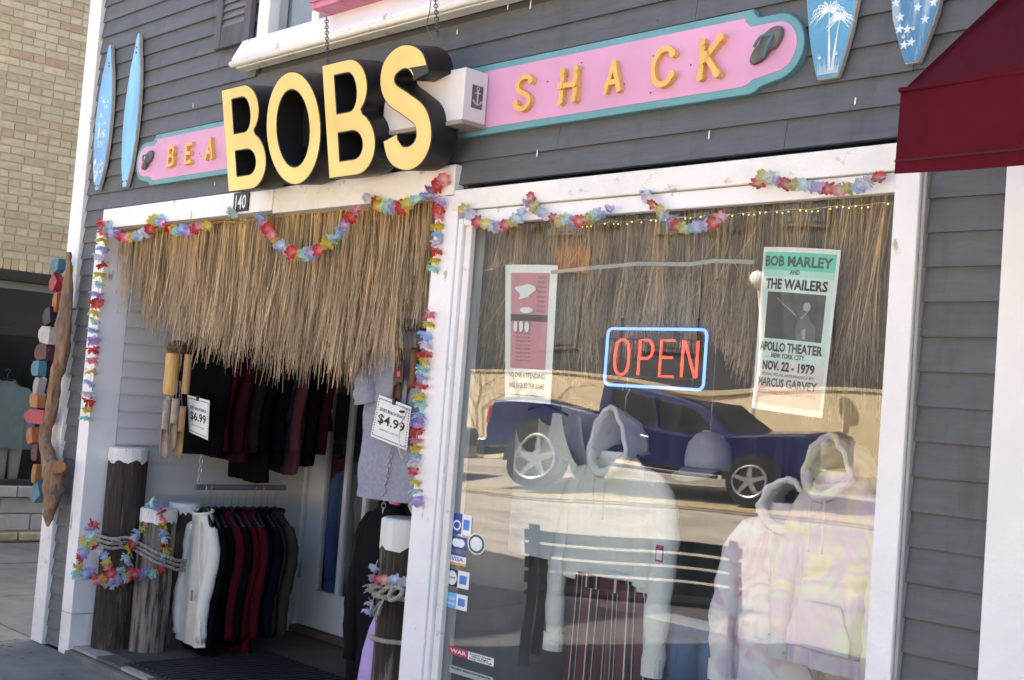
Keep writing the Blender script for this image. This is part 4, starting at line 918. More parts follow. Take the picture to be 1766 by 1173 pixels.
for q, (dx, dy, zt, zb) in enumerate(((-.06, 0, 1.51, 1.165), (-.01, -.04, 1.49, 1.16), (.045, -.02, 1.50, 1.225), (.0, .03, 1.46, 1.20), (.05, .02, 1.46, 1.175))):
    o = cut_tube((cx + dx, cy + dy), .022, zt, zb, M_BAM3 if q < 3 else M_BAM, 'tube', ch)
    MB().tube([(cx + dx, cy + dy, zt - .01), (cx + dx * .5, cy + dy * .5, 1.60)], .001, 4).build('cord', M_STRING, ch)
ch2 = thing('bamboo_chime', (-4.42, .16, 1.3), 'dark bamboo wind chime hanging close to the right post', 'wind chime')
c2 = at(705, 640, .16)
for q, (px, py0, py1, r) in enumerate(((690, 600, 745, .020), (716, 600, 755, .024), (726, 590, 740, .017))):
    a, b = at(px, py0, .16 + .03 * q), at(px - 4, py1, .16 + .03 * q); cut_tube((a.x, a.y), r, a.z, b.z, M_BAM2, 'tube', ch2, .55)
    MB().tube([a, Vector((c2.x, c2.y, 2.1))], .001, 4).build('cord', M_STRING, ch2)
a = at(700, 560, .18); MB().lathe([(.05, -.02), (.06, .0), (.05, .025)], a, 16).build('coconut_top', M_COIR, ch2); MB().tube([a, (a.x, a.y, 2.45)], .0015, 4).build('cord', M_STRING, ch2)
dk = MB(); d0 = at(693, 710, .12); dk.lathe([(.008, -.006), (.014, 0), (.008, .006)], d0, 12); dk.build('wooden_disc', M_BAM2, ch2)
w_ = MB(); w_.smooth = True; w_.tube(smoothpath([at(693, 703, .11), at(702, 708, .11), at(698, 718, .11), at(690, 735, .11), at(688, 775, .11), at(695, 790, .11), at(703, 770, .11)], 5), .0025, 5); w_.build('wire_loop', M_METAL, ch2)
pd = at(700, 850, .3); MB().tube([pd, pd + Vector((0, 0, .2))], .022, 12).build('clapper', M_BAM, ch2)
def price_card(quad, label, top, big, small):
    p = [Vector(q) for q in quad]; c = sum(p, Vector()) / 4   # TL TR BL BR
    t = thing('price_card', c, label, 'price card', 'price cards in the entry')
    xf = lambda u, v, d: (p[2].lerp(p[3], u)).lerp(p[0].lerp(p[1], u), v) + Vector((.0, -1, .0)) * d
    m = MB(); m.hexa([xf(0, 0, 0), xf(1, 0, 0), xf(1, 0, -.003), xf(0, 0, -.003), xf(0, 1, 0), xf(1, 1, 0), xf(1, 1, -.003), xf(0, 1, -.003)]); m.build('card', M_PAPER, t)
    F = lambda cu, cv: (lambda u, v, d: xf(cu + u, cv + v, .0012))
    link('heading', text_mesh(top, .11, mat('dark_blue_ink', (.05, .06, .14), .7), F(.5, .66), width=.76, bold=.002), t)
    link('price', text_mesh(big, .30, M_INK, F(.5, .38), width=.78, bold=.006), t)
    link('small_print', text_mesh(small, .07, mat('olive_ink', (.2, .18, .06), .7), F(.5, .22), width=.6), t)
    bd = MB()
    for k in range(22):
        u = .04 + .92 * k / 21
        for v in (.06, .93): bd.prism([(u - .012, v - .012), (u + .012, v - .012), (u + .012, v + .012), (u - .012, v + .012)], .0008, .0014, lambda a, b, d: xf(a, b, d))
    for k in range(14):
        v = .10 + .80 * k / 13
        for u in (.04, .96): bd.prism([(u - .014, v - .012), (u + .014, v - .012), (u + .014, v + .012), (u - .014, v + .012)], .0008, .0014, lambda a, b, d: xf(a, b, d))
    bd.build('border_print', M_INK, t)
    cl = MB(); q = xf(.5, .96, .004); cl.box(q.x - .008, q.x + .008, q.y - .004, q.y + .01, q.z - .01, q.z + .02); cl.build('clip', M_BLACK, t)
    return t
yy = .30
price_card([at(323, 681, yy), at(361, 691, yy), at(326, 745, yy), at(358, 759, yy)], 'white price card reading 6.99 hung on the left chain', "BOB'S BEACH SHACK", '$6.99', 'EVERYDAY LOW PRICE')
yy = .13
price_card([at(654, 681, yy), at(709, 702, yy), at(639, 752, yy), at(701, 777, yy)], 'white price card reading 4.99 in front of the grey t-shirt', "BOB'S BEACH SHACK", '$4.99', 'EVERYDAY LOW PRICE')
chain_mesh(at(674, 772, .15), at(660, 885, .2), .03, .002).build('x', M_METAL) and None
o = bpy.data.objects.get('x'); tag(o, 'thin hanging chain below the price card by the right piling', 'chain'); o.name = 'hanging_chain'
hm = thing('hang_tag', at(690, 640, .10), 'black swing tag with a red sticker on the grey t-shirt', 'tag')
q = [at(682, 620, .13), at(697, 622, .13), at(694, 660, .13), at(678, 657, .13)]
m = MB(); m.hexa([p for p in q] + [p + Vector((0, .003, 0)) for p in q]); m.build('card', M_BLACK, hm)
q = [at(684, 641, .128), at(690, 640, .128), at(690, 649, .128), at(685, 650, .128)]
m = MB(); m.hexa([p for p in q] + [p + Vector((0, .001, 0)) for p in q]); m.build('red_sticker', mat('red_sticker', (.8, .06, .03), .5), hm)

# ------------------------------------------------------------------ doormat
dm = thing('doormat', (-5.9, .55, .05), 'black rubber doormat on the entry floor', 'doormat')
M_RUB = mat('black_rubber', (.018, .018, .02), .7, .3, 20)
box('base', (-6.52, -4.7, .04, .95, .053, .060), M_RUB, dm, .003)
rb = MB()
for i in range(36): rb.box(-6.48 + i * .05, -6.45 + i * .05, .07, .92, .060, .068)
o = rb.build('ribs', M_RUB, dm); o['kind'] = 'stuff'

# ------------------------------------------------------------------ driftwood with painted blocks at the corner board
dw = thing('driftwood_marker', (-7.45, -.09, .7), 'driftwood pole with brightly painted wooden arrow blocks, fixed to the corner board', 'driftwood sign')
M_DRIFT = mat('driftwood', (.26, .155, .09), .85, .55, 12, (3, 3, .35), bump=1.0, bscale=30, dirt=(.13, .115, .10), dirt_lo=.50, dirt_hi=.62, dirt_scale=8, dirt_stretch=(1.5, 1.5, .7))
DP = [(119, 436), (119, 470), (116, 510), (110, 560), (108, 605), (97, 650), (90, 700), (78, 750), (84, 790), (92, 815), (92, 838), (90, 860), (84, 890), (82, 908)]
DR = [.016, .020, .034, .046, .042, .038, .035, .034, .044, .060, .066, .050, .028, .008]
dy = -.10
pp = smoothpath([at(p[0], p[1], dy) for p in DP], 4); rr = np.interp(np.linspace(0, 1, len(pp)), np.linspace(0, 1, len(DR)), DR)
rr = [r * (1 + .10 * math.sin(i * 1.1) * .6) for i, r in enumerate(rr)]
m = MB(); m.smooth = True; m.tube(pp, rr, 22)
m.v = [tuple(Vector(v) * (1.0) + Vector((noise.noise(Vector(v) * 22), noise.noise(Vector(v) * 22 + Vector((9, 0, 0))), 0)) * .012 + Vector((noise.noise(Vector((v[0] * 70, v[1] * 70, v[2] * 9))), 0, 0)) * .006) for v in m.v]; m.build('pole', M_DRIFT, dw)
m = MB(); c = at(102, 806, dy - .02); sd = Vector((.88, -.45, .12)); m.tube([c - sd * .06, c + sd * .03], [.042, .036], 14); m.build('branch_stub', mat('cut_wood', (.36, .17, .06), .7, .3, 10), dw)
PC = {'teal': (.045, .16, .22), 'red': (.30, .025, .045), 'orange': (.33, .09, .03), 'purple': (.018, .011, .022), 'white': (.40, .385, .36), 'wine': (.055, .008, .015), 'ochre': (.30, .13, .03), 'lilac': (.27, .25, .27)}
def block(px, py, w, h, ang, col, k, dep=.05, point=True):
    c = at(px, py, dy); w2, h2 = w / 2, h / 2
    o = [(w2, -h2), (w2, h2), (-w2 * .5, h2), (-w2, h2 * .35 if point else h2), (-w2, -h2 * .35 if point else -h2), (-w2 * .5, -h2)]
    ca, sa = math.cos(ang), math.sin(ang)
    b = MB().prism([(c.x + x * ca - z * sa, c.z + x * sa + z * ca) for x, z in o], dy - dep / 2 + .012 * (k % 3 - 1), dy + dep / 2 + .012 * (k % 3 - 1))
    return b.build('painted_block', mat('block_' + col, PC[col], .6, .15, 12, bump=.5, dirt=(.22, .17, .13), dirt_lo=.60, dirt_hi=.66, dirt_scale=18), dw, bevel=.002)
for k, a in enumerate([(104, 459, .085, .10, 1.5, 'teal'), (97, 489, .10, .085, .9, 'red'), (97, 522, .06, .115, .0, 'orange'), (90, 547, .10, .10, .3, 'purple'), (82, 578, .16, .10, -.08, 'white'), (73, 607, .17, .10, .12, 'wine'), (70, 636, .11, .09, .05, 'teal'), (68, 665, .07, .105, -.25, 'lilac'), (61, 690, .12, .09, .0, 'ochre'), (68, 719, .28, .085, .02, 'red'), (57, 752, .08, .095, .25, 'orange'), (62, 780, .09, .10, .0, 'wine'), (68, 817, .06, .11, -.1, 'ochre'), (66, 850, .13, .10, .55, 'teal')]):
    block(*a, k)
MB().tube([at(121, 534, -.09), at(131, 533, -.03)], .005, 6).build('bolt', M_DARKMETAL, dw)

lf = MB()
for _ in range(26):
    x, y = random.uniform(-7.6, -6.2), random.uniform(-.35, -.06) if random.random() < .75 else random.uniform(-1.0, -.3); s = random.uniform(.008, .02); a = random.uniform(0, 6.28); z = .008
    i = len(lf.v); lf.v += [(x + s * math.cos(a + q) * k, y + s * math.sin(a + q) * k, z + random.uniform(0, .006)) for q, k in ((0, 1.3), (1.3, .6), (3.14, 1), (5, .6))]; lf.face((i, i + 1, i + 2, i + 3))
tag(lf.build('leaf_litter', mat('dry_leaf', (.10, .06, .03), .9, .4, 30)), 'dry leaf scraps blown along the foot of the shop front', 'leaves', kind='stuff')

# ------------------------------------------------------------------ cream brick neighbour across the lot
BX = -11.85
nb = thing('brick_building', (BX - 3, 4, 0), 'cream brick building with dark shop window beyond the corner board', 'building')
M_MORTAR = mat('mortar', (.44, .385, .33), .95, .15, 8)
def brick_mat():
    m = mat('cream_brick', (.45, .34, .19), .9, .14, 22, bump=.5, bscale=60, rand=.0); N, L = m.node_tree.nodes, m.node_tree.links
    oi = N.new('ShaderNodeObjectInfo'); cr = N.new('ShaderNodeValToRGB'); L.new(oi.outputs['Random'], cr.inputs[0])
    e = cr.color_ramp.elements; e[0].position = 0; e[0].color = (.48, .40, .25, 1); e[1].position = 1; e[1].color = (.43, .30, .19, 1)
    for p, c in ((.2, (.54, .46, .29, 1)), (.4, (.46, .39, .23, 1)), (.55, (.60, .50, .32, 1)), (.7, (.44, .365, .215, 1)), (.84, (.47, .36, .20, 1)), (.93, (.47, .36, .22, 1))):
        q = e.new(p); q.color = c
    b = N['Principled BSDF']; src = b.inputs['Base Color'].links[0].from_socket
    mu = N.new('ShaderNodeMix'); mu.data_type = 'RGBA'; mu.blend_type = 'MULTIPLY'; mu.inputs[0].default_value = .8
    dv = N.new('ShaderNodeMix'); dv.data_type = 'RGBA'; dv.blend_type = 'DIVIDE'; dv.inputs[0].default_value = 1; dv.inputs[7].default_value = (.45, .34, .19, 1)
    L.new(src, dv.inputs[6]); L.new(cr.outputs[0], mu.inputs[6]); L.new(dv.outputs[2], mu.inputs[7]); L.new(mu.outputs[2], b.inputs['Base Color'])
    return m
M_BRICK = brick_mat()
core = MB()
core.box(BX - .3, BX - .008, -.35, 0.2, 0, 6.9).box(BX - .3, BX - .008, 0.2, 2.75, 2.52, 6.9).box(BX - .3, BX - .008, 2.75, 5.2, 0, 6.9).box(BX - .3, BX - .008, 5.2, 18, 0, 13).box(BX - .3, BX - .012, .2, 2.75, 0, .44)  # the tall rear block is added out of view to keep sun off the lot
core.build('wall', M_MORTAR, nb)
MB().box(BX - 8, BX - .3, -.35, -.05, 0, 6.9).box(BX - 8, BX - .3, 5.2, 5.5, 6.9, 13).box(BX - 8, BX - .3, 17.7, 18, 0, 13).box(BX - 8, BX - 7.7, -.35, 5.2, 0, 6.9).box(BX - 8, BX - 7.7, 5.2, 18, 0, 13).build('wall', M_MORTAR, nb); MB().box(BX - 8, BX, -.35, 5.2, 6.9, 7.0).box(BX - 8, BX, 5.2, 18, 13, 13.2).build('roof', M_ROOF, nb)  # closes the low front and the added tall rear block that shades the lot
CO_, BL, BH = .0738, .222, .064
bmesh_cache = {}
def brick(w, y, z, far=None):
    h = BH
    R = lambda: random.uniform(-.0018, .0018)
    P = [(BX - .02, y + .005, z + .005), (BX + R(), y + .005 + R(), z + .005 + R()), (BX + R(), y + w - .005 + R(), z + .005 + R()), (BX - .02, y + w - .005, z + .005), (BX - .02, y + .005, z + h), (BX + R(), y + .005 + R(), z + h + R()), (BX + R(), y + w - .005 + R(), z + h + R()), (BX - .02, y + w - .005, z + h)]
    if far is not None: far.hexa(P); return
    k = (round(w, 3), random.randint(0, 5))
    if k not in bmesh_cache:
        c = Vector((BX, y, z)); bmesh_cache[k] = MB().hexa([tuple(Vector(p) - c) for p in P]).mesh('brick', M_BRICK)
    link('brick', bmesh_cache[k], nb, loc=(BX, y, z), rot=(random.uniform(-.006, .006), 0, 0))
far = MB(); row = 0; z = 2.60
while z < 6.8:
    hd = row % 6 == 3; w = BL / 2 if hd else BL; y = -.33 + random.uniform(0, .02) + (.11 if row % 2 else 0)
    while y < 4.9:
        ww = w
        if not hd and random.random() < .10: ww = w / 2
        near = y + ww > .93 and y < 2.10 and z < 5.35
        if near: brick(ww, y, z)
        elif (y < 5 and z < 7.2): brick(ww, y, z, far)
        y += ww
    z += CO_; row += 1
y = -.3
while y < 3.3:                                        # soldier course over the opening
    if .95 < y < 2.1:
        k = ('s', random.randint(0, 3))
        if k not in bmesh_cache: bmesh_cache[k] = MB().hexa([(-.02, .005, 0), (random.uniform(-.002, .002), .005, 0), (random.uniform(-.002, .002), .070, 0), (-.02, .070, 0), (-.02, .005, .098), (0, .005, .098), (0, .070, .098), (-.02, .070, .098)]).mesh('brick', M_BRICK)
        link('brick', bmesh_cache[k], nb, loc=(BX, y, 2.50))
    else: far.hexa([(BX - .02, y + .005, 2.5), (BX, y + .005, 2.5), (BX, y + .07, 2.5), (BX - .02, y + .07, 2.5), (BX - .02, y + .005, 2.598), (BX, y + .005, 2.598), (BX, y + .07, 2.598), (BX - .02, y + .07, 2.598)])
    y += .074
o = far.build('brickwork', M_BRICK, nb); o['kind'] = 'stuff'
M_BRONZE = mat('dark_bronze_frame', (.022, .019, .017), .5, .15)
box('lintel', (BX - .15, BX + .03, -.2, 3.1, 2.40, 2.492), M_BRONZE, nb, .004)
wf = MB().box(BX - .13, BX - .06, .2, 2.75, 2.33, 2.398).build('window_frame', mat('grey_green_head', (.22, .23, .21), .5), nb)
for b in ((BX - .13, BX - .05, .2, 2.75, .52, .57), (BX - .13, BX - .05, .2, 2.75, 1.90, 1.97), (BX - .13, BX - .05, 2.69, 2.75, .57, 2.33), (BX - .13, BX - .05, .2, .26, .57, 2.33)): box('glazing_bar', b, M_BRONZE, wf, .003)
box('pane', (BX - .10, BX - .094, .26, 2.69, .57, 1.90), M_GLASS2, wf); box('pane', (BX - .10, BX - .094, .26, 2.69, 1.97, 2.33), M_GLASS2, wf)
box('green_sheet', (BX - .42, BX - .41, .3, 1.385, .6, 2.33), mat('pale_green_sheet', (.24, .28, .25), .8, .05), wf)  # flat pale green sheet standing behind part of the pane
MB().box(BX - 3, BX - .3, .1, .2, 0, 2.52).box(BX - 3, BX - .3, 2.75, 2.85, 0, 2.52).box(BX - 3.1, BX - 3, .1, 2.85, 0, 2.52).box(BX - 3, BX - .3, .2, 2.75, 2.52, 2.6).box(BX - 3, BX - .3, .2, 2.75, .38, .44).build('shop_interior', mat('dim_interior', (.03, .03, .032), .9), nb)
M_STONE = mat('pale_stone', (.36, .34, .30), .85, .12, 5, bump=.3, bscale=40, rand=.08); M_STONE2 = mat('yellow_stone', (.40, .33, .20), .9, .25, 8, bump=.5, rand=.12)
for a, b in ((-.3, .55), (.56, 1.565), (1.575, 2.75), (2.76, 3.6)): box('stone_sill', (BX - .14, BX + .05, a, b, .42, .515), M_STONE, nb, .006)
for zz, off in ((.105, .10), (.262, .32)):
    y = -.43 + off
    while y < 3.4: box('stone_block', (BX - .05, BX + .012, y + .005, y + .51, zz + .004, zz + (.15 if zz < .2 else .15)), M_STONE, nb, .008); y += .515
y = -.33
while y < 3.4: box('stone_block', (BX - .05, BX + .03, y + .006, y + .235, .012, .09), M_STONE2, nb, .014); y += .245
jacket(tuple(atx(14, 640, BX - .35)), 'grey green hoodie on display in the brick building window', cloth('sage_fleece', (.30, .34, .31)), .46, .62, .2, .5, None, axis=math.pi / 2 - .5, seed=91, cat='hoodie', name='display_hoodie', hookh=.10, out=.03)
q = atx(12, 800, BX - .4)
mq = thing('display_stand', (q.x, q.y, .44), 'pale mannequin legs in dark shorts in the brick building window', 'mannequin')
m = MB(); m.smooth = True; m.lathe([(.13, .95), (.15, 1.15), (.13, 1.3)], (q.x, q.y, 0), 18); m.build('shorts', CB, mq)
for s in (-.065, .065):
    m = MB(); m.smooth = True; m.tube([(q.x, q.y + s, .97), (q.x, q.y + s, .7), (q.x, q.y + s * .9, .45)], [.07, .055, .04], 14); m.build('leg', mat('mannequin_cream', (.55, .52, .42), .5), mq)

# ------------------------------------------------------------------ display window contents
wt = thing('window_thatch', (-3, .3, 2.3), 'dry grass thatch valance hanging inside the display window', 'thatch')
WT = [(-4.1, 1.70), (-3.8, 1.70), (-3.5, 1.76), (-3.36, 1.82), (-3.05, 1.88), (-2.84, 1.86), (-2.7, 1.72), (-2.45, 1.66), (-2.1, 1.68)]
wx = lambda u: -4.0 + 1.93 * u
wl_ = lambda u: 2.36 - np.interp(wx(u) - .05, [a for a, b in WT], [b for a, b in WT])
strands('strands', 4600, lambda u: (wx(u), .24 + .03 * math.sin(u * 40), 2.36), wl_, wt, 8, r=.0026, lean=.06, curl=.03, wild=.03)
strands('strands', 2400, lambda u: (wx(u), .20, 2.37), lambda u: wl_(u) * .95, wt, 9, r=.0025, lean=.09, curl=.05, wild=.05)
MB().tube([(-4.0, .18, 2.365), (-2.05, .18, 2.365)], .012, 8).build('batten', M_BAM, wt)
# neon sign
ne = thing('neon_sign', (-3.01, .15, 1.7), 'lit neon OPEN sign with red letters in a blue border', 'neon sign')
NR, NB = emit('neon_red', (1.0, .06, .03), .55), emit('neon_blue', (.10, .20, 1.0), .8)
nx0, nx1, nz0, nz1, ny = -3.245, -2.785, 1.705, 1.912, .15
def rr_path(x0, x1, z0, z1, r):
    P = []
    for cx, cz, a0 in ((x1 - r, z1 - r, 0), (x0 + r, z1 - r, 90), (x0 + r, z0 + r, 180), (x1 - r, z0 + r, 270)):
        P += [(cx + r * math.cos(math.radians(a0 + 15 * k)), ny, cz + r * math.sin(math.radians(a0 + 15 * k))) for k in range(7)]
    return P
m = MB(); m.smooth = True; m.tube(rr_path(nx0, nx1, nz0, nz1, .022), .0052, 8, closed=True); m.build('border_tube', NB, ne)
lz0, lz1 = 1.745, 1.872
def ntube(pts, closed=False):
    m = MB(); m.smooth = True; m.tube([(x, ny, z) for x, z in pts], .0048, 8, closed=closed); return m.build('letter_tube', NR, ne)
ntube([(-3.168 + .034 * math.copysign(abs(math.cos(a)) ** .8, math.cos(a)), 1.8085 + .0635 * math.copysign(abs(math.sin(a)) ** .75, math.sin(a))) for a in [2 * math.pi * k / 28 for k in range(28)]], True)
ntube([(-3.085, lz0), (-3.085, lz1)] + [(-3.052 + .030 * math.cos(math.radians(a)), 1.839 + .033 * math.sin(math.radians(a))) for a in range(90, -91, -20)] + [(-3.082, 1.806)])
ntube([(-2.925, lz1), (-2.985, lz1), (-2.985, lz0), (-2.922, lz0)]); ntube([(-2.98, 1.812), (-2.93, 1.812)])
ntube([(-2.885, lz0), (-2.885, lz1), (-2.880, lz1), (-2.825, lz0), (-2.820, lz0), (-2.820, lz1)])
m = MB()
for x in (-3.19, -2.84): m.box(x - .004, x + .004, .160, .166, nz0, nz1 + .04)
for z_ in (1.74, 1.875): m.box(nx0, nx1, .167, .172, z_ - .003, z_ + .003)
m.build('support_frame', M_BLACK, ne)
MB().box(-3.10, -2.95, .172, .21, 1.875, 1.91).build('transformer', M_BLACK, ne)
for x in (-3.19, -2.84): MB().tube([(x, .163, nz1 + .04), (x, .163, 2.36)], .001, 4).build('hanging_wire', M_METAL, ne)
# posters: sheets with a slight curl, print laid on them
def sheet(quad, label, curl=.015):
    p = [Vector(q) for q in quad]
    t = thing('poster', (p[2] + p[3]) / 2, label, 'poster')
    def xf(u, v, d=0.0):
        q = p[2].lerp(p[3], u).lerp(p[0].lerp(p[1], u), v); q.y += curl * ((u - .55) ** 2) * 4 * 1.0 - d; return q
    m = MB(); m.smooth = True
    for d in (0, -.0008):
        for j in range(7):
            for i in range(9): m.v.append(tuple(xf(i / 8, j / 6, d)))
    for s in (0, 63):
        for j in range(6):
            for i in range(8): a = s + j * 9 + i; m.face((a, a + 1, a + 10, a + 9))
    m.build('sheet', mat('poster_stock', (.86, .88, .86), .6, .04), t)
    def rect(u0, u1, v0, v1, mt, nm, d=.0008):
        b = MB(); n = 8
        for j in (v0, v1):
            for i in range(n + 1): b.v.append(tuple(xf(u0 + (u1 - u0) * i / n, j, d)))
        for i in range(n): b.face((i, i + 1, n + 2 + i, n + 1 + i))
        return b.build(nm, mt, t)
    def txt(s, cu, v, h, w, mt, nm='lettering', bold=.0): return link(nm, text_mesh(s, h, mt, lambda u, vv, d: xf(cu + u, v + vv, .0018), width=w, bold=bold), t)
    def poly(pts, mt, nm, d=.0012):
        d = d * 3.2
        b = MB(); b.v = [tuple(xf(u, v, d)) for u, v in pts]; b.face(range(len(pts))); return b.build(nm, mt, t)
    return t, rect, txt, poly
M_GREYINK = mat('grey_ink', (.10, .10, .10), .7, .1); M_PINKINK = mat('dusty_pink_print', (.62, .26, .30), .7, .06); M_PALE = mat('pale_print', (.80, .83, .83), .7, .04)
t, rect, txt, poly = sheet([at(867, 456, .08), at(959, 457, .08), at(866, 690, .08), at(946, 697, .08)], 'dusty pink festival poster with pale shapes, left of the neon sign', .012)
rect(.14, .88, .24, .94, M_PINKINK, 'print_panel'); rect(.14, .88, .585, .635, mat('dark_band_print', (.06, .05, .05), .7), 'print_band', .0010)
ell = lambda cu, cv, ru, rv, a0=0: [(cu + ru * math.cos(a) , cv + rv * math.sin(a)) for a in [2 * math.pi * k / 18 for k in range(18)]]
poly([(.45 + (.16 + .05 * math.sin(3 * a + .6) + .03 * math.sin(5 * a)) * math.cos(a), .80 + (.065 + .02 * math.sin(2 * a + 1)) * math.sin(a)) for a in [2 * math.pi * k / 30 for k in range(30)]], M_PALE, 'pale_shape', .0022); poly(ell(.50, .665, .13, .022), M_PALE, 'pale_shape', .0022)
for k in range(3): poly(ell(.28 + .12 * k, .545, .045, .04), M_PALE, 'pale_shape', .0022)
for k in range(9): txt(random.choice(['FRIDAY', 'MUSIC', 'PEACE', 'SUNDAY']), .76, .90 - .035 * k, .022, .16, M_GREYINK)
for k in range(8): txt('three days of music', .42, .49 - .028 * k, .02, .30, M_GREYINK)
txt('NO ONE ATTENDING', .5, .175, .05, .76, M_GREYINK, bold=.001); txt('WILL EVER BE THE SAME', .5, .10, .05, .76, M_GREYINK, bold=.001); rect(.14, .86, .045, .052, M_GREYINK, 'print_rule')
t, rect, txt, poly = sheet([at(1309, 424, .075), at(1445, 430, .075), at(1288, 703, .075), at(1412, 721, .075)], 'concert poster with green top band and black photo, right of the neon sign', .022)
M_GREENP = mat('jade_print', (.16, .66, .50), .7, .06); M_SALMON = mat('salmon_print', (.86, .56, .48), .7, .05)
rect(.035, .965, .30, .82, mat('pale_green_print', (.70, .84, .77), .7), 'print_band', .0004); rect(.035, .965, .15, .30, mat('pale_rose_print', (.82, .74, .69), .7), 'print_band', .0004); rect(.035, .965, .86, .97, M_GREENP, 'print_band'); rect(.035, .965, .82, .86, mat('jade_fade_print', (.45, .76, .66), .7), 'print_band'); rect(.035, .965, .04, .15, M_SALMON, 'print_band')
ph_ = rect(.13, .90, .44, .725, mat('photo_black', (.03, .03, .032), .6, .3, 30), 'photo_print')
poly([(.60, .44), (.58, .52), (.62, .58), (.66, .615), (.72, .60), (.76, .56), (.82, .53), (.84, .44)], mat('photo_grey', (.10, .10, .10), .6), 'photo_figure'); poly(ell(.70, .645, .045, .028), mat('photo_light', (.35, .35, .34), .6), 'photo_figure', .0014)
poly([(.60, .57), (.56, .60), (.30, .685), (.27, .70), (.30, .69), (.57, .585)], MATS['photo_light'], 'photo_figure', .0014); poly([(.66, .50), (.68, .45), (.72, .45), (.71, .52)], MATS['photo_light'], 'photo_figure', .0014)
txt('BOB MARLEY', .5, .885, .085, .88, mat('dark_green_ink', (.03, .09, .08), .7), bold=.003); txt('AND', .5, .835, .04, .13, M_INK, bold=.001); txt('THE WAILERS', .5, .745, .085, .82, M_INK, bold=.003)
txt('APOLLO THEATER', .5, .365, .075, .86, M_INK, bold=.003); txt('NEW YORK CITY', .5, .325, .04, .46, M_INK, bold=.001); txt('NOV. 22 - 1979', .5, .25, .075, .72, M_INK, bold=.003)
txt('SPECIAL VISUAL APPEARANCE BY', .5, .215, .025, .72, M_INK); txt('MARCUS GARVEY', .5, .15, .07, .82, M_GREYINK, bold=.002); txt('TICKETS ON SALE AT APOLLO BOX OFFICE', .5, .105, .03, .80, mat('brown_ink', (.25, .12, .1), .7))
# clothes on show
def tiedye(name, cols, sc=5.0):
    m = mat('cloth_' + name, (.6, .6, .6), .9, .05, sheen=.1, spec=.1); N, L = m.node_tree.nodes, m.node_tree.links
    tc = N.new('ShaderNodeTexCoord'); nz = N.new('ShaderNodeTexNoise'); nz.inputs['Scale'].default_value = sc; nz.inputs['Detail'].default_value = 2.5; nz.inputs['Distortion'].default_value = 1.2; L.new(tc.outputs['Object'], nz.inputs['Vector'])
    cr = N.new('ShaderNodeValToRGB'); L.new(nz.outputs['Fac'], cr.inputs[0]); e = cr.color_ramp.elements
    e[0].position = .3; e[0].color = cols[0] + (1,); e[1].position = .72; e[1].color = cols[-1] + (1,)
    for k, c in enumerate(cols[1:-1]): q = e.new(.3 + .42 * (k + 1) / (len(cols) - 1)); q.color = c + (1,)
    L.new(cr.outputs[0], N['Principled BSDF'].inputs['Base Color']); return m
def stripes(name, c1, c2, c3, sc):
    m = mat('cloth_' + name, c1, .9, .05); N, L = m.node_tree.nodes, m.node_tree.links
    tc = N.new('ShaderNodeTexCoord'); sx = N.new('ShaderNodeSeparateXYZ'); L.new(tc.outputs['UV'], sx.inputs[0])
    mu = N.new('ShaderNodeMath'); mu.operation = 'MULTIPLY'; mu.inputs[1].default_value = sc; L.new(sx.outputs[0], mu.inputs[0])
    fr = N.new('ShaderNodeMath'); fr.operation = 'FRACT'; L.new(mu.outputs[0], fr.inputs[0])
    cr = N.new('ShaderNodeValToRGB'); cr.color_ramp.interpolation = 'CONSTANT'; L.new(fr.outputs[0], cr.inputs[0]); e = cr.color_ramp.elements
    e[0].position = 0; e[0].color = c1 + (1,); e[1].position = .45; e[1].color = c2 + (1,)
    for p, c in ((.52, c1), (.6, c3), (.78, c1), (.86, c2), (.9, c3)): q = e.new(p); q.color = c + (1,)
    L.new(cr.outputs[0], N['Principled BSDF'].inputs['Base Color']); return m
def uv_rings(o, n):
    me = o.data; uv = me.uv_layers.new(name='uv')
    for p in me.polygons:
        idx = [me.loops[l].vertex_index for l in p.loop_indices]; us = [(i % n) / n for i in idx]
        if max(us) - min(us) > .5: us = [u + 1 if u < .5 else u for u in us]
        for l, u, i in zip(p.loop_indices, us, idx): uv.data[l].uv = (u, (i // n) / 20)
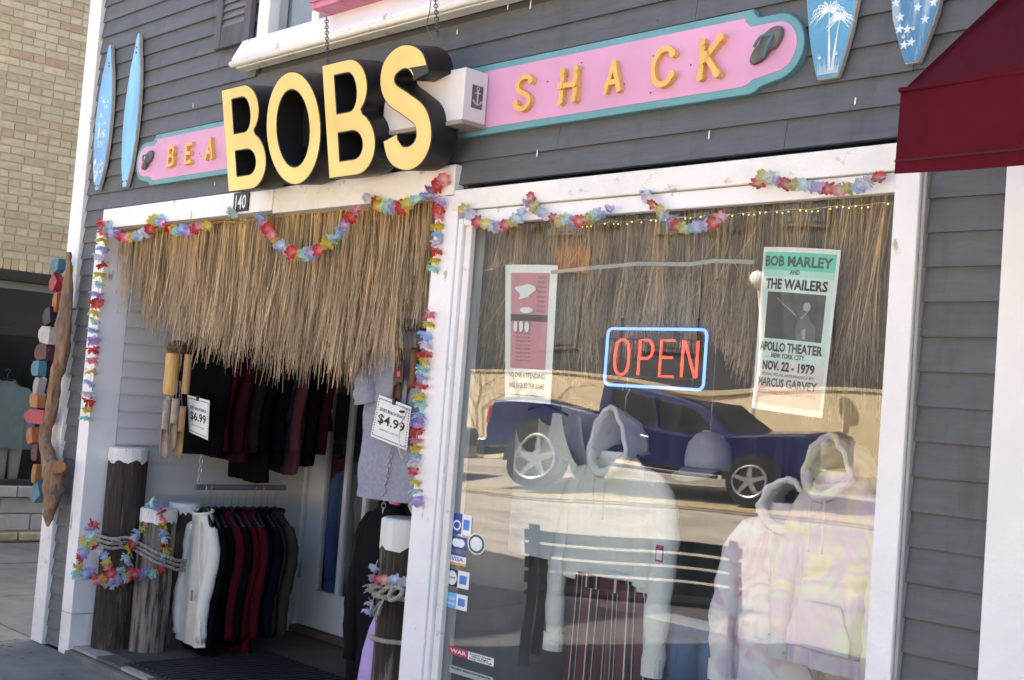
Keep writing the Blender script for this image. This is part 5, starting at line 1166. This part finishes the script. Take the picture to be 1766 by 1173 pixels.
def hoodie(c, label, m, w, L, Ls, seed, hood_h=.17, axis=0.0, extras=True, pocket=True, cat='hoodie'):
    t = jacket((c[0], c[1], c[2] + .0), label, m, w, L, .10, Ls, None, axis, seed, cat, True, .125, .96, 0.0, .017, False, False, .97, 'display_hoodie', .060, .042, .045)
    ca, sa = math.cos(axis), math.sin(axis); T = lambda x, y, z: (c[0] + x * ca - y * sa, c[1] + x * sa + y * ca, c[2] + z)
    h = MB(); h.smooth = True; n = 18; R_ = []
    for i in range(9):                         # hood: arches swept from the face opening back to the nape
        f = i / 8; arch = []
        for j in range(n + 1):
            a = math.pi * j / n; wx_ = (.095 - .02 * f) * (1 - .30 * math.sin(a) ** 2 * (1 - .5 * f)); hz = hood_h * (1 - .30 * f * f)
            x = wx_ * math.cos(a) * 1.0; z = hz * math.sin(a) ** .8 - .035 * (1 - f) * (1 - math.sin(a)); arch.append(T(x + .006 * math.sin(j * 2.1 + i), -.075 + .16 * f, z + .004 * math.sin(i * 3 + j)))
        R_.append(arch)
    b0 = len(h.v)
    for r in R_: h.v += [tuple(p) for p in r]
    for i in range(8):
        for j in range(n): a = b0 + i * (n + 1) + j; h.face((a, a + 1, a + n + 2, a + n + 1))
    ho = h.build('hood', m, t); s = ho.modifiers.new('thick', 'SOLIDIFY'); s.thickness = .012
    rim = MB(); rim.smooth = True; rim.tube([R_[0][j] for j in range(n + 1)], .010, 8); rim.build('hood_rim', m, t)
    v = MB(); v.smooth = True; v.tube(smoothpath([T(.095, -.06, -.01), T(.06, -.088, -.055), T(.0, -.10, -.085), T(-.06, -.088, -.055), T(-.095, -.06, -.01)], 4), .020, 8); v.build('neckline', m, t)
    me_ = cloth('rib_' + m.name, (.5, .5, .5)) if False else m
    hem = MB(); hem.smooth = True; R2 = random.Random(seed)
    hem.rings([[T((w * .485 + .006) * math.copysign(abs(math.cos(a)) ** .75, math.cos(a)) + .004 * math.sin(24 * a), (.052 + .004 * math.sin(40 * a)) * math.copysign(abs(math.sin(a)) ** .75, math.sin(a)), -L + dz) for a in [2 * math.pi * k / 120 for k in range(120)]] for dz in (.045, .04, .0, -.012)], cap=False); hem.build('hem_band', m, t)
    for s_ in (-1, 1):
        cz = -.125 - .025 - Ls; cuf = MB(); cuf.smooth = True
        cuf.rings([[T(s_ * (w * .455 + .045 - .013) + (.044 + .002 * math.sin(14 * a)) * math.cos(a), -.03 + .034 * math.sin(a), cz + dz) for a in [2 * math.pi * k / 48 for k in range(48)]] for dz in (.05, .045, .0, -.02)], cap=False); cuf.build('cuff', m, t)
    if pocket:
        pk_ = MB(); pk_.prism([(-.13, -L + .05), (.13, -L + .05), (.13, -L + .10), (.085, -L + .20), (-.085, -L + .20), (-.13, -L + .10)], -.074, -.060, lambda u, v, a: T(u, a, v)); pk_.build('pocket', m, t, bevel=.006)
    if extras:
        for s_ in (-.025, .025):
            d = MB(); d.smooth = True; d.tube(smoothpath([T(s_, -.105, -.08), T(s_ * 1.2, -.108, -.14), T(s_ * 1.1, -.106, -.26)], 4), .004, 6); d.build('drawstring', mat('cord_white', (.7, .7, .68), .8), t)
    return t
C_HOOD = cloth('pale_seafoam_fleece', (.76, .77, .73), .05, bump=.35)
wh = hoodie((-3.385, .42, 1.455), 'pale cropped hoodie with hood up, at the middle of the display window', C_HOOD, .50, .50, .64, 101, .17, pocket=False)
q = at(1137, 955, .30); m = MB(); m.box(q.x - .018, q.x + .018, q.y, q.y + .002, q.z - .03, q.z + .03); m.build('swing_tag', mat('berry_tag', (.35, .07, .15), .5), wh); m = MB(); m.box(q.x - .013, q.x + .013, q.y - .001, q.y, q.z - .022, q.z + .012); m.build('tag_print', M_PAPER, wh)
hanger(wh, (-3.385, .43, 1.70), 1.45, .44); MB().tube([(-3.385, .43, 1.70), (-3.385, .43, 2.6)], .0012, 4).build('hanging_wire', M_METAL, wh)
def pants(c, label, m, w, L, seed, flare=1.0, cat='trousers', split=.26):
    R = random.Random(seed); t = thing('display_trousers', (c[0], c[1], c[2] - L), label, cat)
    n = 32
    ob = []
    for s in (-1, 1):
        rg = []
        for i in range(15):
            q = i / 14; z = -q * L; cx = s * (w * .25 + .02 * q); rx = w * (.27 - .02 * q) * (1 + (flare - 1) * q * q); ry = .075 * (1 - .15 * q) * (1 + (flare - 1) * .5 * q)
            rg.append([(c[0] + cx + rx * math.cos(a) * (1 + .05 * math.sin(5 * a + s + q * 3)), c[1] + ry * math.sin(a) + .010 * q * math.sin(4 * a + seed + s), c[2] + z) for a in [2 * math.pi * k / n for k in range(n)]])
        b = MB(); b.smooth = True; b.rings(rg, cap=False); o = b.build('trouser_leg', m, t); uv_rings(o, n)
    b = MB(); b.smooth = True; b.rings([[(c[0] + (w * .5 + .012) * math.cos(a), c[1] + .085 * math.sin(a), c[2] + dz) for a in [2 * math.pi * k / n for k in range(n)]] for dz in (-.04, .012)], cap=False); o = b.build('waistband', m, t); uv_rings(o, n)
    return t
pants((-3.375, .43, .965), 'maroon trousers with black and white vertical stripes below the pale hoodie', stripes('maroon_stripe', (.10, .022, .025), (.55, .53, .50), (.012, .010, .012), 8.0), .37, .75, 3, 1.35)
pants((-2.98, .50, .86), 'blue jeans low in the display window between the hoodies', cloth('washed_jeans', (.07, .14, .26), .3), .30, .6, 5)
TD1 = tiedye('pink_tie_dye', [(.66, .60, .74), (.80, .77, .78), (.80, .78, .78), (.74, .50, .60), (.80, .75, .77)], 6.0)
TD2 = tiedye('lemon_lilac_tie_dye', [(.70, .66, .38), (.76, .72, .52), (.66, .50, .72), (.60, .68, .60), (.74, .70, .46)], 5.0)
hoodie((-2.575, .42, 1.34), 'pink and white tie-dye hoodie in the display window', TD1, .40, .66, .46, 102, .085, axis=.25)
hoodie((-2.315, .30, 1.47), 'lemon and lilac tie-dye hoodie close to the right window jamb', TD2, .36, .62, .46, 103, .115, axis=-.15)
C_TANK = cloth('white_jersey', (.84, .85, .84), .04)
tk = thing('display_tank_top', (-3.9, .5, .9), 'white tank top with scooped neck at the left of the display window', 'tank top')
def tank(c, w, L):
    # front and back sheets with scooped neck and armholes, sewn at sides
    n = 60; rows = 20; b = MB(); b.smooth = True
    for side in (-1, 1):
        base = len(b.v)
        for i in range(rows + 1):
            v = i / rows
            for j in range(n + 1):
                u = j / n * 2 - 1
                topz = 0.0
                au = abs(u)
                if au < .40: topz = -.17 * (1 - (au / .40) ** 2) ** .5 if side < 0 else -.06 * (1 - (au / .40) ** 2) ** .5
                elif au > .56: topz = -.23 * (1 - ((1 - au) / .44) ** 1.6) ** .8
                z = topz + (-L - topz) * v; x = w * .5 * u * (1 + .03 * v); y = side * (.065 * math.sqrt(max(0, 1 - u * u)) + .004) + .008 * v * math.sin(u * 11 + side)
                b.v.append((c[0] + x, c[1] + y, c[2] + z))
        for i in range(rows):
            for j in range(n): a = base + i * (n + 1) + j; b.face((a, a + 1, a + n + 2, a + n + 1))
    return b
tank((-3.92, .52, 1.585), .56, .60).build('body', C_TANK, tk)
MB().tube([(-4.06, .52, 1.58), (-3.92, .52, 1.62), (-3.78, .52, 1.58)], .005, 6).tube([(-3.92, .52, 1.62), (-3.92, .52, 2.6)], .001, 4).build('hanger', M_WIRE, tk)
jacket((-4.0, .78, 1.72), 'white long sleeved shirt behind the tank top in the window', C_TANK, .46, .7, .14, .55, None, axis=.3, seed=121, cat='shirt', name='display_shirt')
cp = at(1222, 790, .45)
ct = thing('baseball_cap', cp, 'grey baseball cap hung on a thin wire behind the glass', 'cap')
CGC = cloth('grey_twill', (.32, .32, .31)); m = MB(); m.smooth = True
m.lathe([(.085, -.04), (.088, .0), (.078, .05), (.05, .085), (.015, .098)], cp, 20); m.build('crown', CGC, ct)
m = MB(); m.smooth = True; m.v = []
bs = len(m.v)
for i in range(9):
    a = math.radians(200 + i * 17.5); m.v += [(cp.x + .086 * math.cos(a), cp.y + .086 * math.sin(a), cp.z - .035), (cp.x + .09 * math.cos(a), cp.y - .075 + .075 * math.sin(a), cp.z - .055 - .03 * abs(math.sin(a)))]
for i in range(8): m.face((2 * i, 2 * i + 1, 2 * i + 3, 2 * i + 2))
o = m.build('brim', CGC, ct); s = o.modifiers.new('t', 'SOLIDIFY'); s.thickness = .004
MB().tube([(cp.x, cp.y, cp.z + .09), (cp.x, cp.y, 2.6)], .0008, 4).build('hanging_wire', M_METAL, ct)
# string of small lamps along the head of the window
sl_ = thing('string_lights', (-3, .07, 2.29), 'string of tiny warm lights along the top of the display window', 'lights')
MB().tube([(-3.4 + i * .05, .072, 2.292 + .003 * math.sin(i * 2)) for i in range(28)], .0015, 4).build('cable', M_STRING, sl_)
m = MB()
for i in range(60):
    if random.random() < .75: m.ball((-3.38 + i * .0222, .068, 2.285 + random.uniform(-.004, .004)), .0028, 6)
o = m.build('lamps', emit('warm_lamp', (1.0, .75, .2), .5), sl_); o['kind'] = 'stuff'
tp = MB(); P = [at(950, 470, .06), at(1010, 463, .06), at(1100, 455, .06), at(1190, 456, .06), at(1230, 450, .06), at(1300, 452, .06)]
for a, b in zip(P[:-1], P[1:]):
    i = len(tp.v); h = .007
    tp.v += [(a.x, a.y, a.z - h), (b.x, b.y, b.z - h), (b.x, b.y, b.z + h), (a.x, a.y, a.z + h)]; tp.face((i, i + 1, i + 2, i + 3))
tag(tp.build('tape_strip', mat('grey_tape', (.36, .36, .34), .5, .1)), 'crooked strip of grey tape across the inside of the window', 'tape')
# stickers on the glass (outside face at y = .040)
GY = .0155
def sticker(px0, py0, px1, py1, label, paint, group='payment and logo stickers on the glass'):
    a, b = at(px0, py0, GY), at(px1, py1, GY); x0, x1, z0, z1 = a.x, b.x, b.z, a.z
    t = thing('window_sticker', (x0, GY, z0), label, 'sticker', group)
    def R_(u0, u1, v0, v1, m, d=0, nm='print'): return box(nm, (x0 + (x1 - x0) * u0, x0 + (x1 - x0) * u1, GY - .0006 - d, GY - d - .0001, z0 + (z1 - z0) * v0, z0 + (z1 - z0) * v1), m, t)
    def E_(cu, cv, ru, rv, m, d, nm='print'): return MB().prism([(x0 + (x1 - x0) * (cu + ru * math.cos(k)), z0 + (z1 - z0) * (cv + rv * math.sin(k))) for k in [2 * math.pi * q / 20 for q in range(20)]], GY - d - .0005, GY - d).build(nm, m, t)
    def X_(s, cu, cv, h, w, m, d): return link('lettering', text_mesh(s, h * (z1 - z0), m, lambda u, v, dd: Vector((x0 + (x1 - x0) * cu + u, GY - d, z0 + (z1 - z0) * cv + v)), width=w * (x1 - x0), bold=.0004), t)
    paint(R_, E_, X_); return t
SB = mat('sticker_blue', (.03, .07, .30), .4); SW = mat('sticker_white', (.72, .74, .76), .4); SL = mat('sticker_light_blue', (.16, .42, .72), .4); SO = mat('sticker_orange', (.65, .32, .05), .4); SN = mat('sticker_navy', (.015, .02, .06), .4); SC_ = mat('sticker_card_blue', (.06, .20, .58), .4); SRED = mat('sticker_red', (.42, .03, .05), .4)
def amex(R_, X_, v0=.25, v1=.75): R_(.52, 1, 0, 1, SW, .0007); R_(.60, .90, v0, v1, SC_, .0014)
sticker(781, 884, 812, 925, 'blue and white card sticker with a round emblem, topmost on the glass', lambda R_, E_, X_: (R_(0, .52, 0, 1, SB), E_(.27, .42, .2, .26, SW, .0008), E_(.27, .42, .14, .17, SB, .0015), amex(R_, X_)))
sticker(778, 923, 804, 950, 'blue card sticker with white interlocking rounds', lambda R_, E_, X_: (R_(0, 1, 0, 1, SB), E_(.36, .5, .26, .34, SW, .0008), E_(.64, .5, .26, .34, SW, .0016)))
sticker(775, 951, 803, 978, 'white card sticker reading VISA with blue and orange bands', lambda R_, E_, X_: (R_(0, 1, 0, 1, SW), R_(0, 1, .78, 1, SB, .0008), R_(0, 1, 0, .2, SO, .0008), X_('VISA', .5, .34, .45, .7, SB, .0012)))
sticker(770, 979, 808, 1018, 'navy sticker with white disc beside a blue square card mark', lambda R_, E_, X_: (R_(0, .54, 0, 1, SN), E_(.27, .5, .21, .42, SW, .0008), X_('LOVE', .27, .45, .16, .3, SN, .0016), amex(R_, X_)))
sticker(768, 1019, 805, 1055, 'light blue sticker with white script beside a blue square card mark', lambda R_, E_, X_: (R_(0, .54, 0, 1, SL), X_('SHOP', .27, .55, .22, .4, SW, .0012), X_('SMALL', .27, .22, .22, .42, SW, .0012), amex(R_, X_)))
sticker(808, 917, 836, 960, 'round white sticker with a lettered rim beside the card stickers', lambda R_, E_, X_: (E_(.5, .5, .5, .5, SW, .0), E_(.5, .5, .44, .44, M_GREYINK, .0007), E_(.5, .5, .33, .33, SW, .0014)))
sticker(775, 1113, 851, 1150, 'red and white bumper sticker reading WAR low on the glass', lambda R_, E_, X_: (R_(0, .43, .05, 1, SRED), X_('WAR', .215, .28, .68, .36, SW, .0012), R_(.435, 1, 0, .94, SW), X_("Doesn't Decide\nWho's Right -\nOnly Who's Left", .72, .66, .27, .50, M_INK, .0012)), 'bumper stickers low on the glass')
sticker(776, 1146, 850, 1182, 'pale sticker with the shop name under the red bumper sticker', lambda R_, E_, X_: (R_(0, 1, 0, 1, mat('sticker_pale', (.33, .36, .34), .5)), X_("BOB'S BEACH SHACK", .5, .55, .4, .92, M_INK, .0012)), 'bumper stickers low on the glass')

# ------------------------------------------------------------------ across the street (seen in the glass)
bn = thing('street_bench', (-5.3, -2.7, 0), 'dark slatted park bench on the sidewalk, seen reflected in the window', 'bench')
M_BENCH = mat('dark_bench_paint', (.03, .032, .03), .35, .2, 8)
bv = Vector((1.10, -.80, 0)).normalized(); bn_n = Vector((-bv.y, bv.x, 0))   # bench runs along bv, its back towards the shop
b0 = Vector((-5.85, -2.30, 0))
def bpt(u, n, z): p = b0 + bv * u + bn_n * n; return (p.x, p.y, z)
def bbox(u0, u1, n0, n1, z0, z1, nm, lean=0.0):
    MB().hexa([bpt(u0, n0, z0), bpt(u1, n0, z0), bpt(u1, n1, z0), bpt(u0, n1, z0), bpt(u0, n0 + lean, z1), bpt(u1, n0 + lean, z1), bpt(u1, n1 + lean, z1), bpt(u0, n1 + lean, z1)]).build(nm, M_BENCH, bn, bevel=.006)
for k in range(4): bbox(0, 1.36, -.02 + .012 * k, .012 + .012 * k, .50 + k * .095, .575 + k * .095, 'back_slat', .008)
for k in range(4): bbox(0, 1.36, -.42 + k * .10, -.34 + k * .10, .42, .45, 'seat_slat')
for u in (.03, 1.28):
    bbox(u, u + .06, -.03, .03, 0, .50, 'leg'); bbox(u, u + .06, -.44, -.38, 0, .62, 'leg'); bbox(u, u + .06, -.44, .03, .62, .655, 'arm'); bbox(u, u + .06, .013, .05, .48, .90, 'back_post', .03)
def vehicle(name, label, cat, origin, prof, wheels, width, M_BODY, windows, r=.37, cabw=.86, beltz=1.05, extra=None):
    """prof: side outline (u, z) in metres along the car; built upright then stood in the street frame"""
    t = thing(name, origin, label, cat)
    T = lambda u, n, z: tuple(origin + RU * u + RN * n + Vector((0, 0, z)))
    b = MB(); w = width / 2
    n = len(prof); inset = lambda z: w - max(0, (z - beltz)) * .28
    base = len(b.v)
    for s in (-1, 1): b.v += [T(u, s * inset(z), z) for u, z in prof]
    b.face(range(base, base + n)); b.face(range(base + 2 * n - 1, base + n - 1, -1))
    for i in range(n): j = (i + 1) % n; b.face((base + i, base + n + i, base + n + j, base + j))
    b.build('body', M_BODY, t, bevel=.04)
    M_TYRE = mat('tyre_rubber', (.015, .015, .016), .8); M_RIM = mat('alloy_rim', (.45, .46, .48), .35, .1, metal=.7); M_AG = mat('car_glass', (.02, .022, .025), .08, .1, spec=.6)
    for wu in wheels:
        for s in (-1, 1):
            arch = MB(); arch.prism([(wu + (r + .07) * math.cos(a), r + (r + .07) * math.sin(a)) for a in [math.pi * k / 14 for k in range(15)]], s * (w + .004), s * (w - .2), lambda u, v, a: T(u, a, v)); arch.build('wheel_arch', M_TYRE, t)
            tyre = MB(); tyre.prism([(wu + r * math.cos(a), r + r * math.sin(a)) for a in [2 * math.pi * k / 28 for k in range(28)]], s * (w + .02), s * (w - .2), lambda u, v, a: T(u, a, v)); wh_ = tyre.build('wheel', M_TYRE, t, bevel=.02)
            rim = MB(); rim.prism([(wu + r * .66 * math.cos(a), r + r * .66 * math.sin(a)) for a in [2 * math.pi * k / 24 for k in range(24)]], s * (w + .024), s * w, lambda u, v, a: T(u, a, v)); rim.build('rim_dark', M_TYRE, wh_)
            sp = MB()
            for k in range(5):
                a = 2 * math.pi * k / 5 + .3; ca, sa = math.cos(a), math.sin(a)
                sp.prism([(wu + r * .12 * -sa, r + r * .12 * ca), (wu + r * .66 * ca - r * .07 * sa, r + r * .66 * sa + r * .07 * ca), (wu + r * .66 * ca + r * .07 * sa, r + r * .66 * sa - r * .07 * ca), (wu + r * .12 * sa, r - r * .12 * ca)], s * (w + .034 + .001 * k), s * (w + .01), lambda u, v, a: T(u, a, v))
            ring = [T(wu + r * .66 * math.cos(a), s * (w + .03), r + r * .66 * math.sin(a)) for a in [2 * math.pi * k / 28 for k in range(28)]]
            sp.tube(ring, .022, 6, closed=True); sp.build('rim', M_RIM, wh_)
    for poly in windows:
        for s in (-1, 1):
            b = MB(); b.v = [T(u, s * (inset(z) + .006), z) for u, z in poly]; b.face(range(len(poly))); b.build('side_window', M_AG, t)
    if extra: extra(t, T, w, M_AG)
    return t
M_TRUCK = mat('blue_truck_paint', (.005, .010, .075), .25, .05, 2, coat=.6); M_CHROME = mat('chrome', (.6, .6, .6), .15, .05, metal=1)
tp_ = [(-2.75, .55), (2.75, .50), (2.85, .62), (2.80, 1.02), (2.55, 1.12), (1.45, 1.20), (.85, 1.66), (.45, 1.74), (-.60, 1.74), (-.78, 1.66), (-.86, 1.18), (-2.78, 1.16), (-2.82, .75)]
def truck_extra(t, T, w, AG):
    def bx(u0, u1, n0, n1, z0, z1, nm, m): MB().hexa([T(u0, n0, z0), T(u1, n0, z0), T(u1, n1, z0), T(u0, n1, z0), T(u0, n0, z1), T(u1, n0, z1), T(u1, n1, z1), T(u0, n1, z1)]).build(nm, m, t, bevel=.02)
    bx(2.78, 2.95, -w * .95, w * .95, .42, .62, 'bumper', M_CHROME); bx(-2.98, -2.80, -w * .95, w * .95, .45, .65, 'bumper', M_CHROME); bx(-2.7, -.95, -w * .8, w * .8, 1.161, 1.22, 'bed_cover', mat('black_vinyl', (.02, .02, .02), .6))
    for s in (-1, 1):
        bx(2.70, 2.835, s * w * .68, s * w * .97, .80, .98, 'headlight', mat('lamp_glass', (.6, .6, .6), .1)); bx(-2.84, -2.76, s * w * .85, s * w * 1.003, .82, 1.08, 'tail_light', mat('tail_red', (.35, .01, .01), .2)); bx(.98, 1.14, s * (w + .02), s * (w + .18), 1.16, 1.30, 'mirror', M_TRUCK)
        bx(-.15, .0, s * (w - .01), s * (w + .025), 1.0, 1.03, 'door_handle', M_CHROME); bx(-1.0, 1.3, s * (w - .06), s * (w + .06), .40, .46, 'running_board', mat('black_vinyl', (.02, .02, .02), .6))
        for u_, z0_, z1_ in ((-.78, .52, 1.18), (.16, .52, 1.18), (1.30, .52, 1.18), (-.88, .60, 1.15)): bx(u_, u_ + .018, s * (w - .03), s * (w + .003), z0_, z1_, 'panel_gap', mat('gap_black', (.004, .004, .004), .9))
        bx(.14, .20, s * (w - .12), s * (w - .008), 1.20, 1.66, 'pillar', M_TRUCK)
    b = MB(); b.v = [T(1.42, -w * .8, 1.225), T(1.42, w * .8, 1.225), T(.90, w * .68, 1.645), T(.90, -w * .68, 1.645)]; b.face((0, 1, 2, 3)); b.build('windscreen', AG, t)
to = street(0, 0, .004)
vehicle('pickup_truck', 'dark blue pickup truck on the road, seen reflected in the window', 'pickup truck', to, tp_, (-1.95, 1.85), 1.86, M_TRUCK, [[(-.70, 1.22), (.12, 1.22), (.12, 1.62), (-.60, 1.62)], [(.20, 1.22), (1.22, 1.22), (.78, 1.58), (.62, 1.62), (.20, 1.62)]], .40, beltz=1.18, extra=truck_extra)
M_SEDAN = mat('silver_green_paint', (.16, .18, .17), .3, .05, metal=.4, coat=.5)
sp_ = [(-2.2, .45), (2.2, .42), (2.25, .6), (2.1, .80), (1.1, .95), (.45, 1.36), (-.7, 1.40), (-1.5, 1.02), (-2.2, .95)]
vehicle('sedan_car', 'grey green sedan parked behind the pickup truck', 'car', street(-6.3, .25, .004), sp_, (-1.35, 1.35), 1.75, M_SEDAN, [[(-1.15, 1.0), (-.25, 1.0), (-.25, 1.33), (-.75, 1.33)], [(-.18, 1.0), (.9, .98), (.42, 1.3), (-.18, 1.33)]], .33, beltz=.95)
# tan masonry wall, dark building behind it, lamp and bare tree
M_TAN = mat('tan_render', (.70, .57, .36), .9, .10, 1.2, bump=.3)
w_ = thing('street_wall', street(0, 5.2), 'sunlit tan rendered wall across the street behind the truck', 'wall')
def sbox(u0, u1, n0, n1, z0, z1, nm, m, parent, bev=.01):
    zc = lambda u, n: 0
    p = lambda u, n, z: tuple((RO + RU * u + RN * n) + Vector((0, 0, z)))
    return MB().hexa([p(u0, n0, z0), p(u1, n0, z0), p(u1, n1, z0), p(u0, n1, z0), p(u0, n0, z1), p(u1, n0, z1), p(u1, n1, z1), p(u0, n1, z1)]).build(nm, m, parent, bevel=bev)
sbox(-26, 30, 5.0, 5.3, -.2, 2.32, 'render', M_TAN, w_); sbox(-26, 30, 4.95, 5.35, 2.322, 2.40, 'coping', mat('tan_coping', (.55, .45, .30), .9), w_)
db = thing('far_building', street(0, 11), 'dark slate clad building across the street, seen faintly in the window', 'building')
M_SLATE = mat('slate_cladding', (.055, .055, .06), .8, .3, 1.5, (1, 1, 5)); M_FW = mat('far_window_glass', (.10, .11, .12), .15, .3); M_FTRIM = mat('far_trim', (.10, .095, .09), .7); M_RUST = mat('rust_panel', (.20, .085, .035), .8, .2, 2)
sbox(-24, 30, 8.0, 14, -.2, 8.5, 'wall', M_SLATE, db, .0); sbox(-24.4, 30.4, 7.6, 14.4, 8.5, 8.8, 'roof', M_ROOF, db, .0)
for u in range(-22, 29, 3):
    for z0 in (3.1, 6.0):
        f = sbox(u, u + 1.2, 7.94, 8.0, z0, z0 + 1.5, 'window_frame', M_FTRIM, db, .0); sbox(u + .1, u + 1.1, 7.92, 7.94, z0 + .1, z0 + 1.4, 'pane', M_FW, f, .0)
for u in (-8, 1, 4, 13): sbox(u + 1.3, u + 2.4, 7.96, 8.0, 4.9, 5.7, 'panel', M_RUST, db, .0)
lp = street(1.0, 3.6); lp = Vector((-14.5, -16.2, slope_z(-16.2)))
st_ = thing('street_lamp', lp, 'white globe street lamp on the far sidewalk, seen in the glass', 'street lamp')
MB().tube([lp, lp + Vector((0, 0, 3.42))], [.07, .045], 12).build('pole', mat('lamp_pole_cream', (.75, .68, .56), .5), st_); MB().lathe([(.11, 0), (.09, .15), (.06, .3)], lp, 14).build('base', MATS['lamp_pole_cream'], st_)
m = MB(); m.smooth = True; m.ball(lp + Vector((0, 0, 3.58)), .18, 16); m.build('globe', mat('opal_globe', (.92, .90, .82), .3, .03), st_)
def bare_tree(loc, h, label, seed):
    R = random.Random(seed); t = thing('bare_tree', loc, label, 'tree', 'bare trees across the street')
    tr = MB(); tr.smooth = True; top = loc + Vector((.15, .1, h * .35)); tr.tube([loc, loc + Vector((.05, 0, h * .18)), top], [.11, .09, .075], 10); tr.build('trunk', mat('pale_bark', (.50, .42, .30), .9, .3, 6), t)
    cr = MB(); cr.smooth = True
    def grow(p, d, L, r, k):
        q = p + d * L * .5 + Vector((R.uniform(-.1, .1), R.uniform(-.1, .1), 0)) * L; e = p + d * L + Vector((R.uniform(-.12, .12), R.uniform(-.12, .12), .05)) * L
        cr.tube([p, q, e], [r, r * .8, r * .6], 5)
        if k == 0: return
        for _ in range(3 if k > 1 else 4):
            nd = (d + Vector((R.uniform(-.9, .9), R.uniform(-.9, .9), R.uniform(-.3, .6)))).normalized(); grow(e if R.random() < .7 else q, nd, L * R.uniform(.6, .8), r * .55, k - 1)
    for _ in range(5):
        grow(top, Vector((R.uniform(-.8, .8), R.uniform(-.8, .8), R.uniform(.4, 1))).normalized(), h * .2, .055, 4)
    cr.build('crown', mat('pale_bark', (.50, .42, .30), .9, .3, 6), t)
p = street(6.0, 3.0); bare_tree(p, 8, 'pale bare tree to the right of the truck across the street', 3)
p = street(-7.5, 3.4); bare_tree(p, 6.0, 'pale bare tree to the left of the truck across the street', 5)
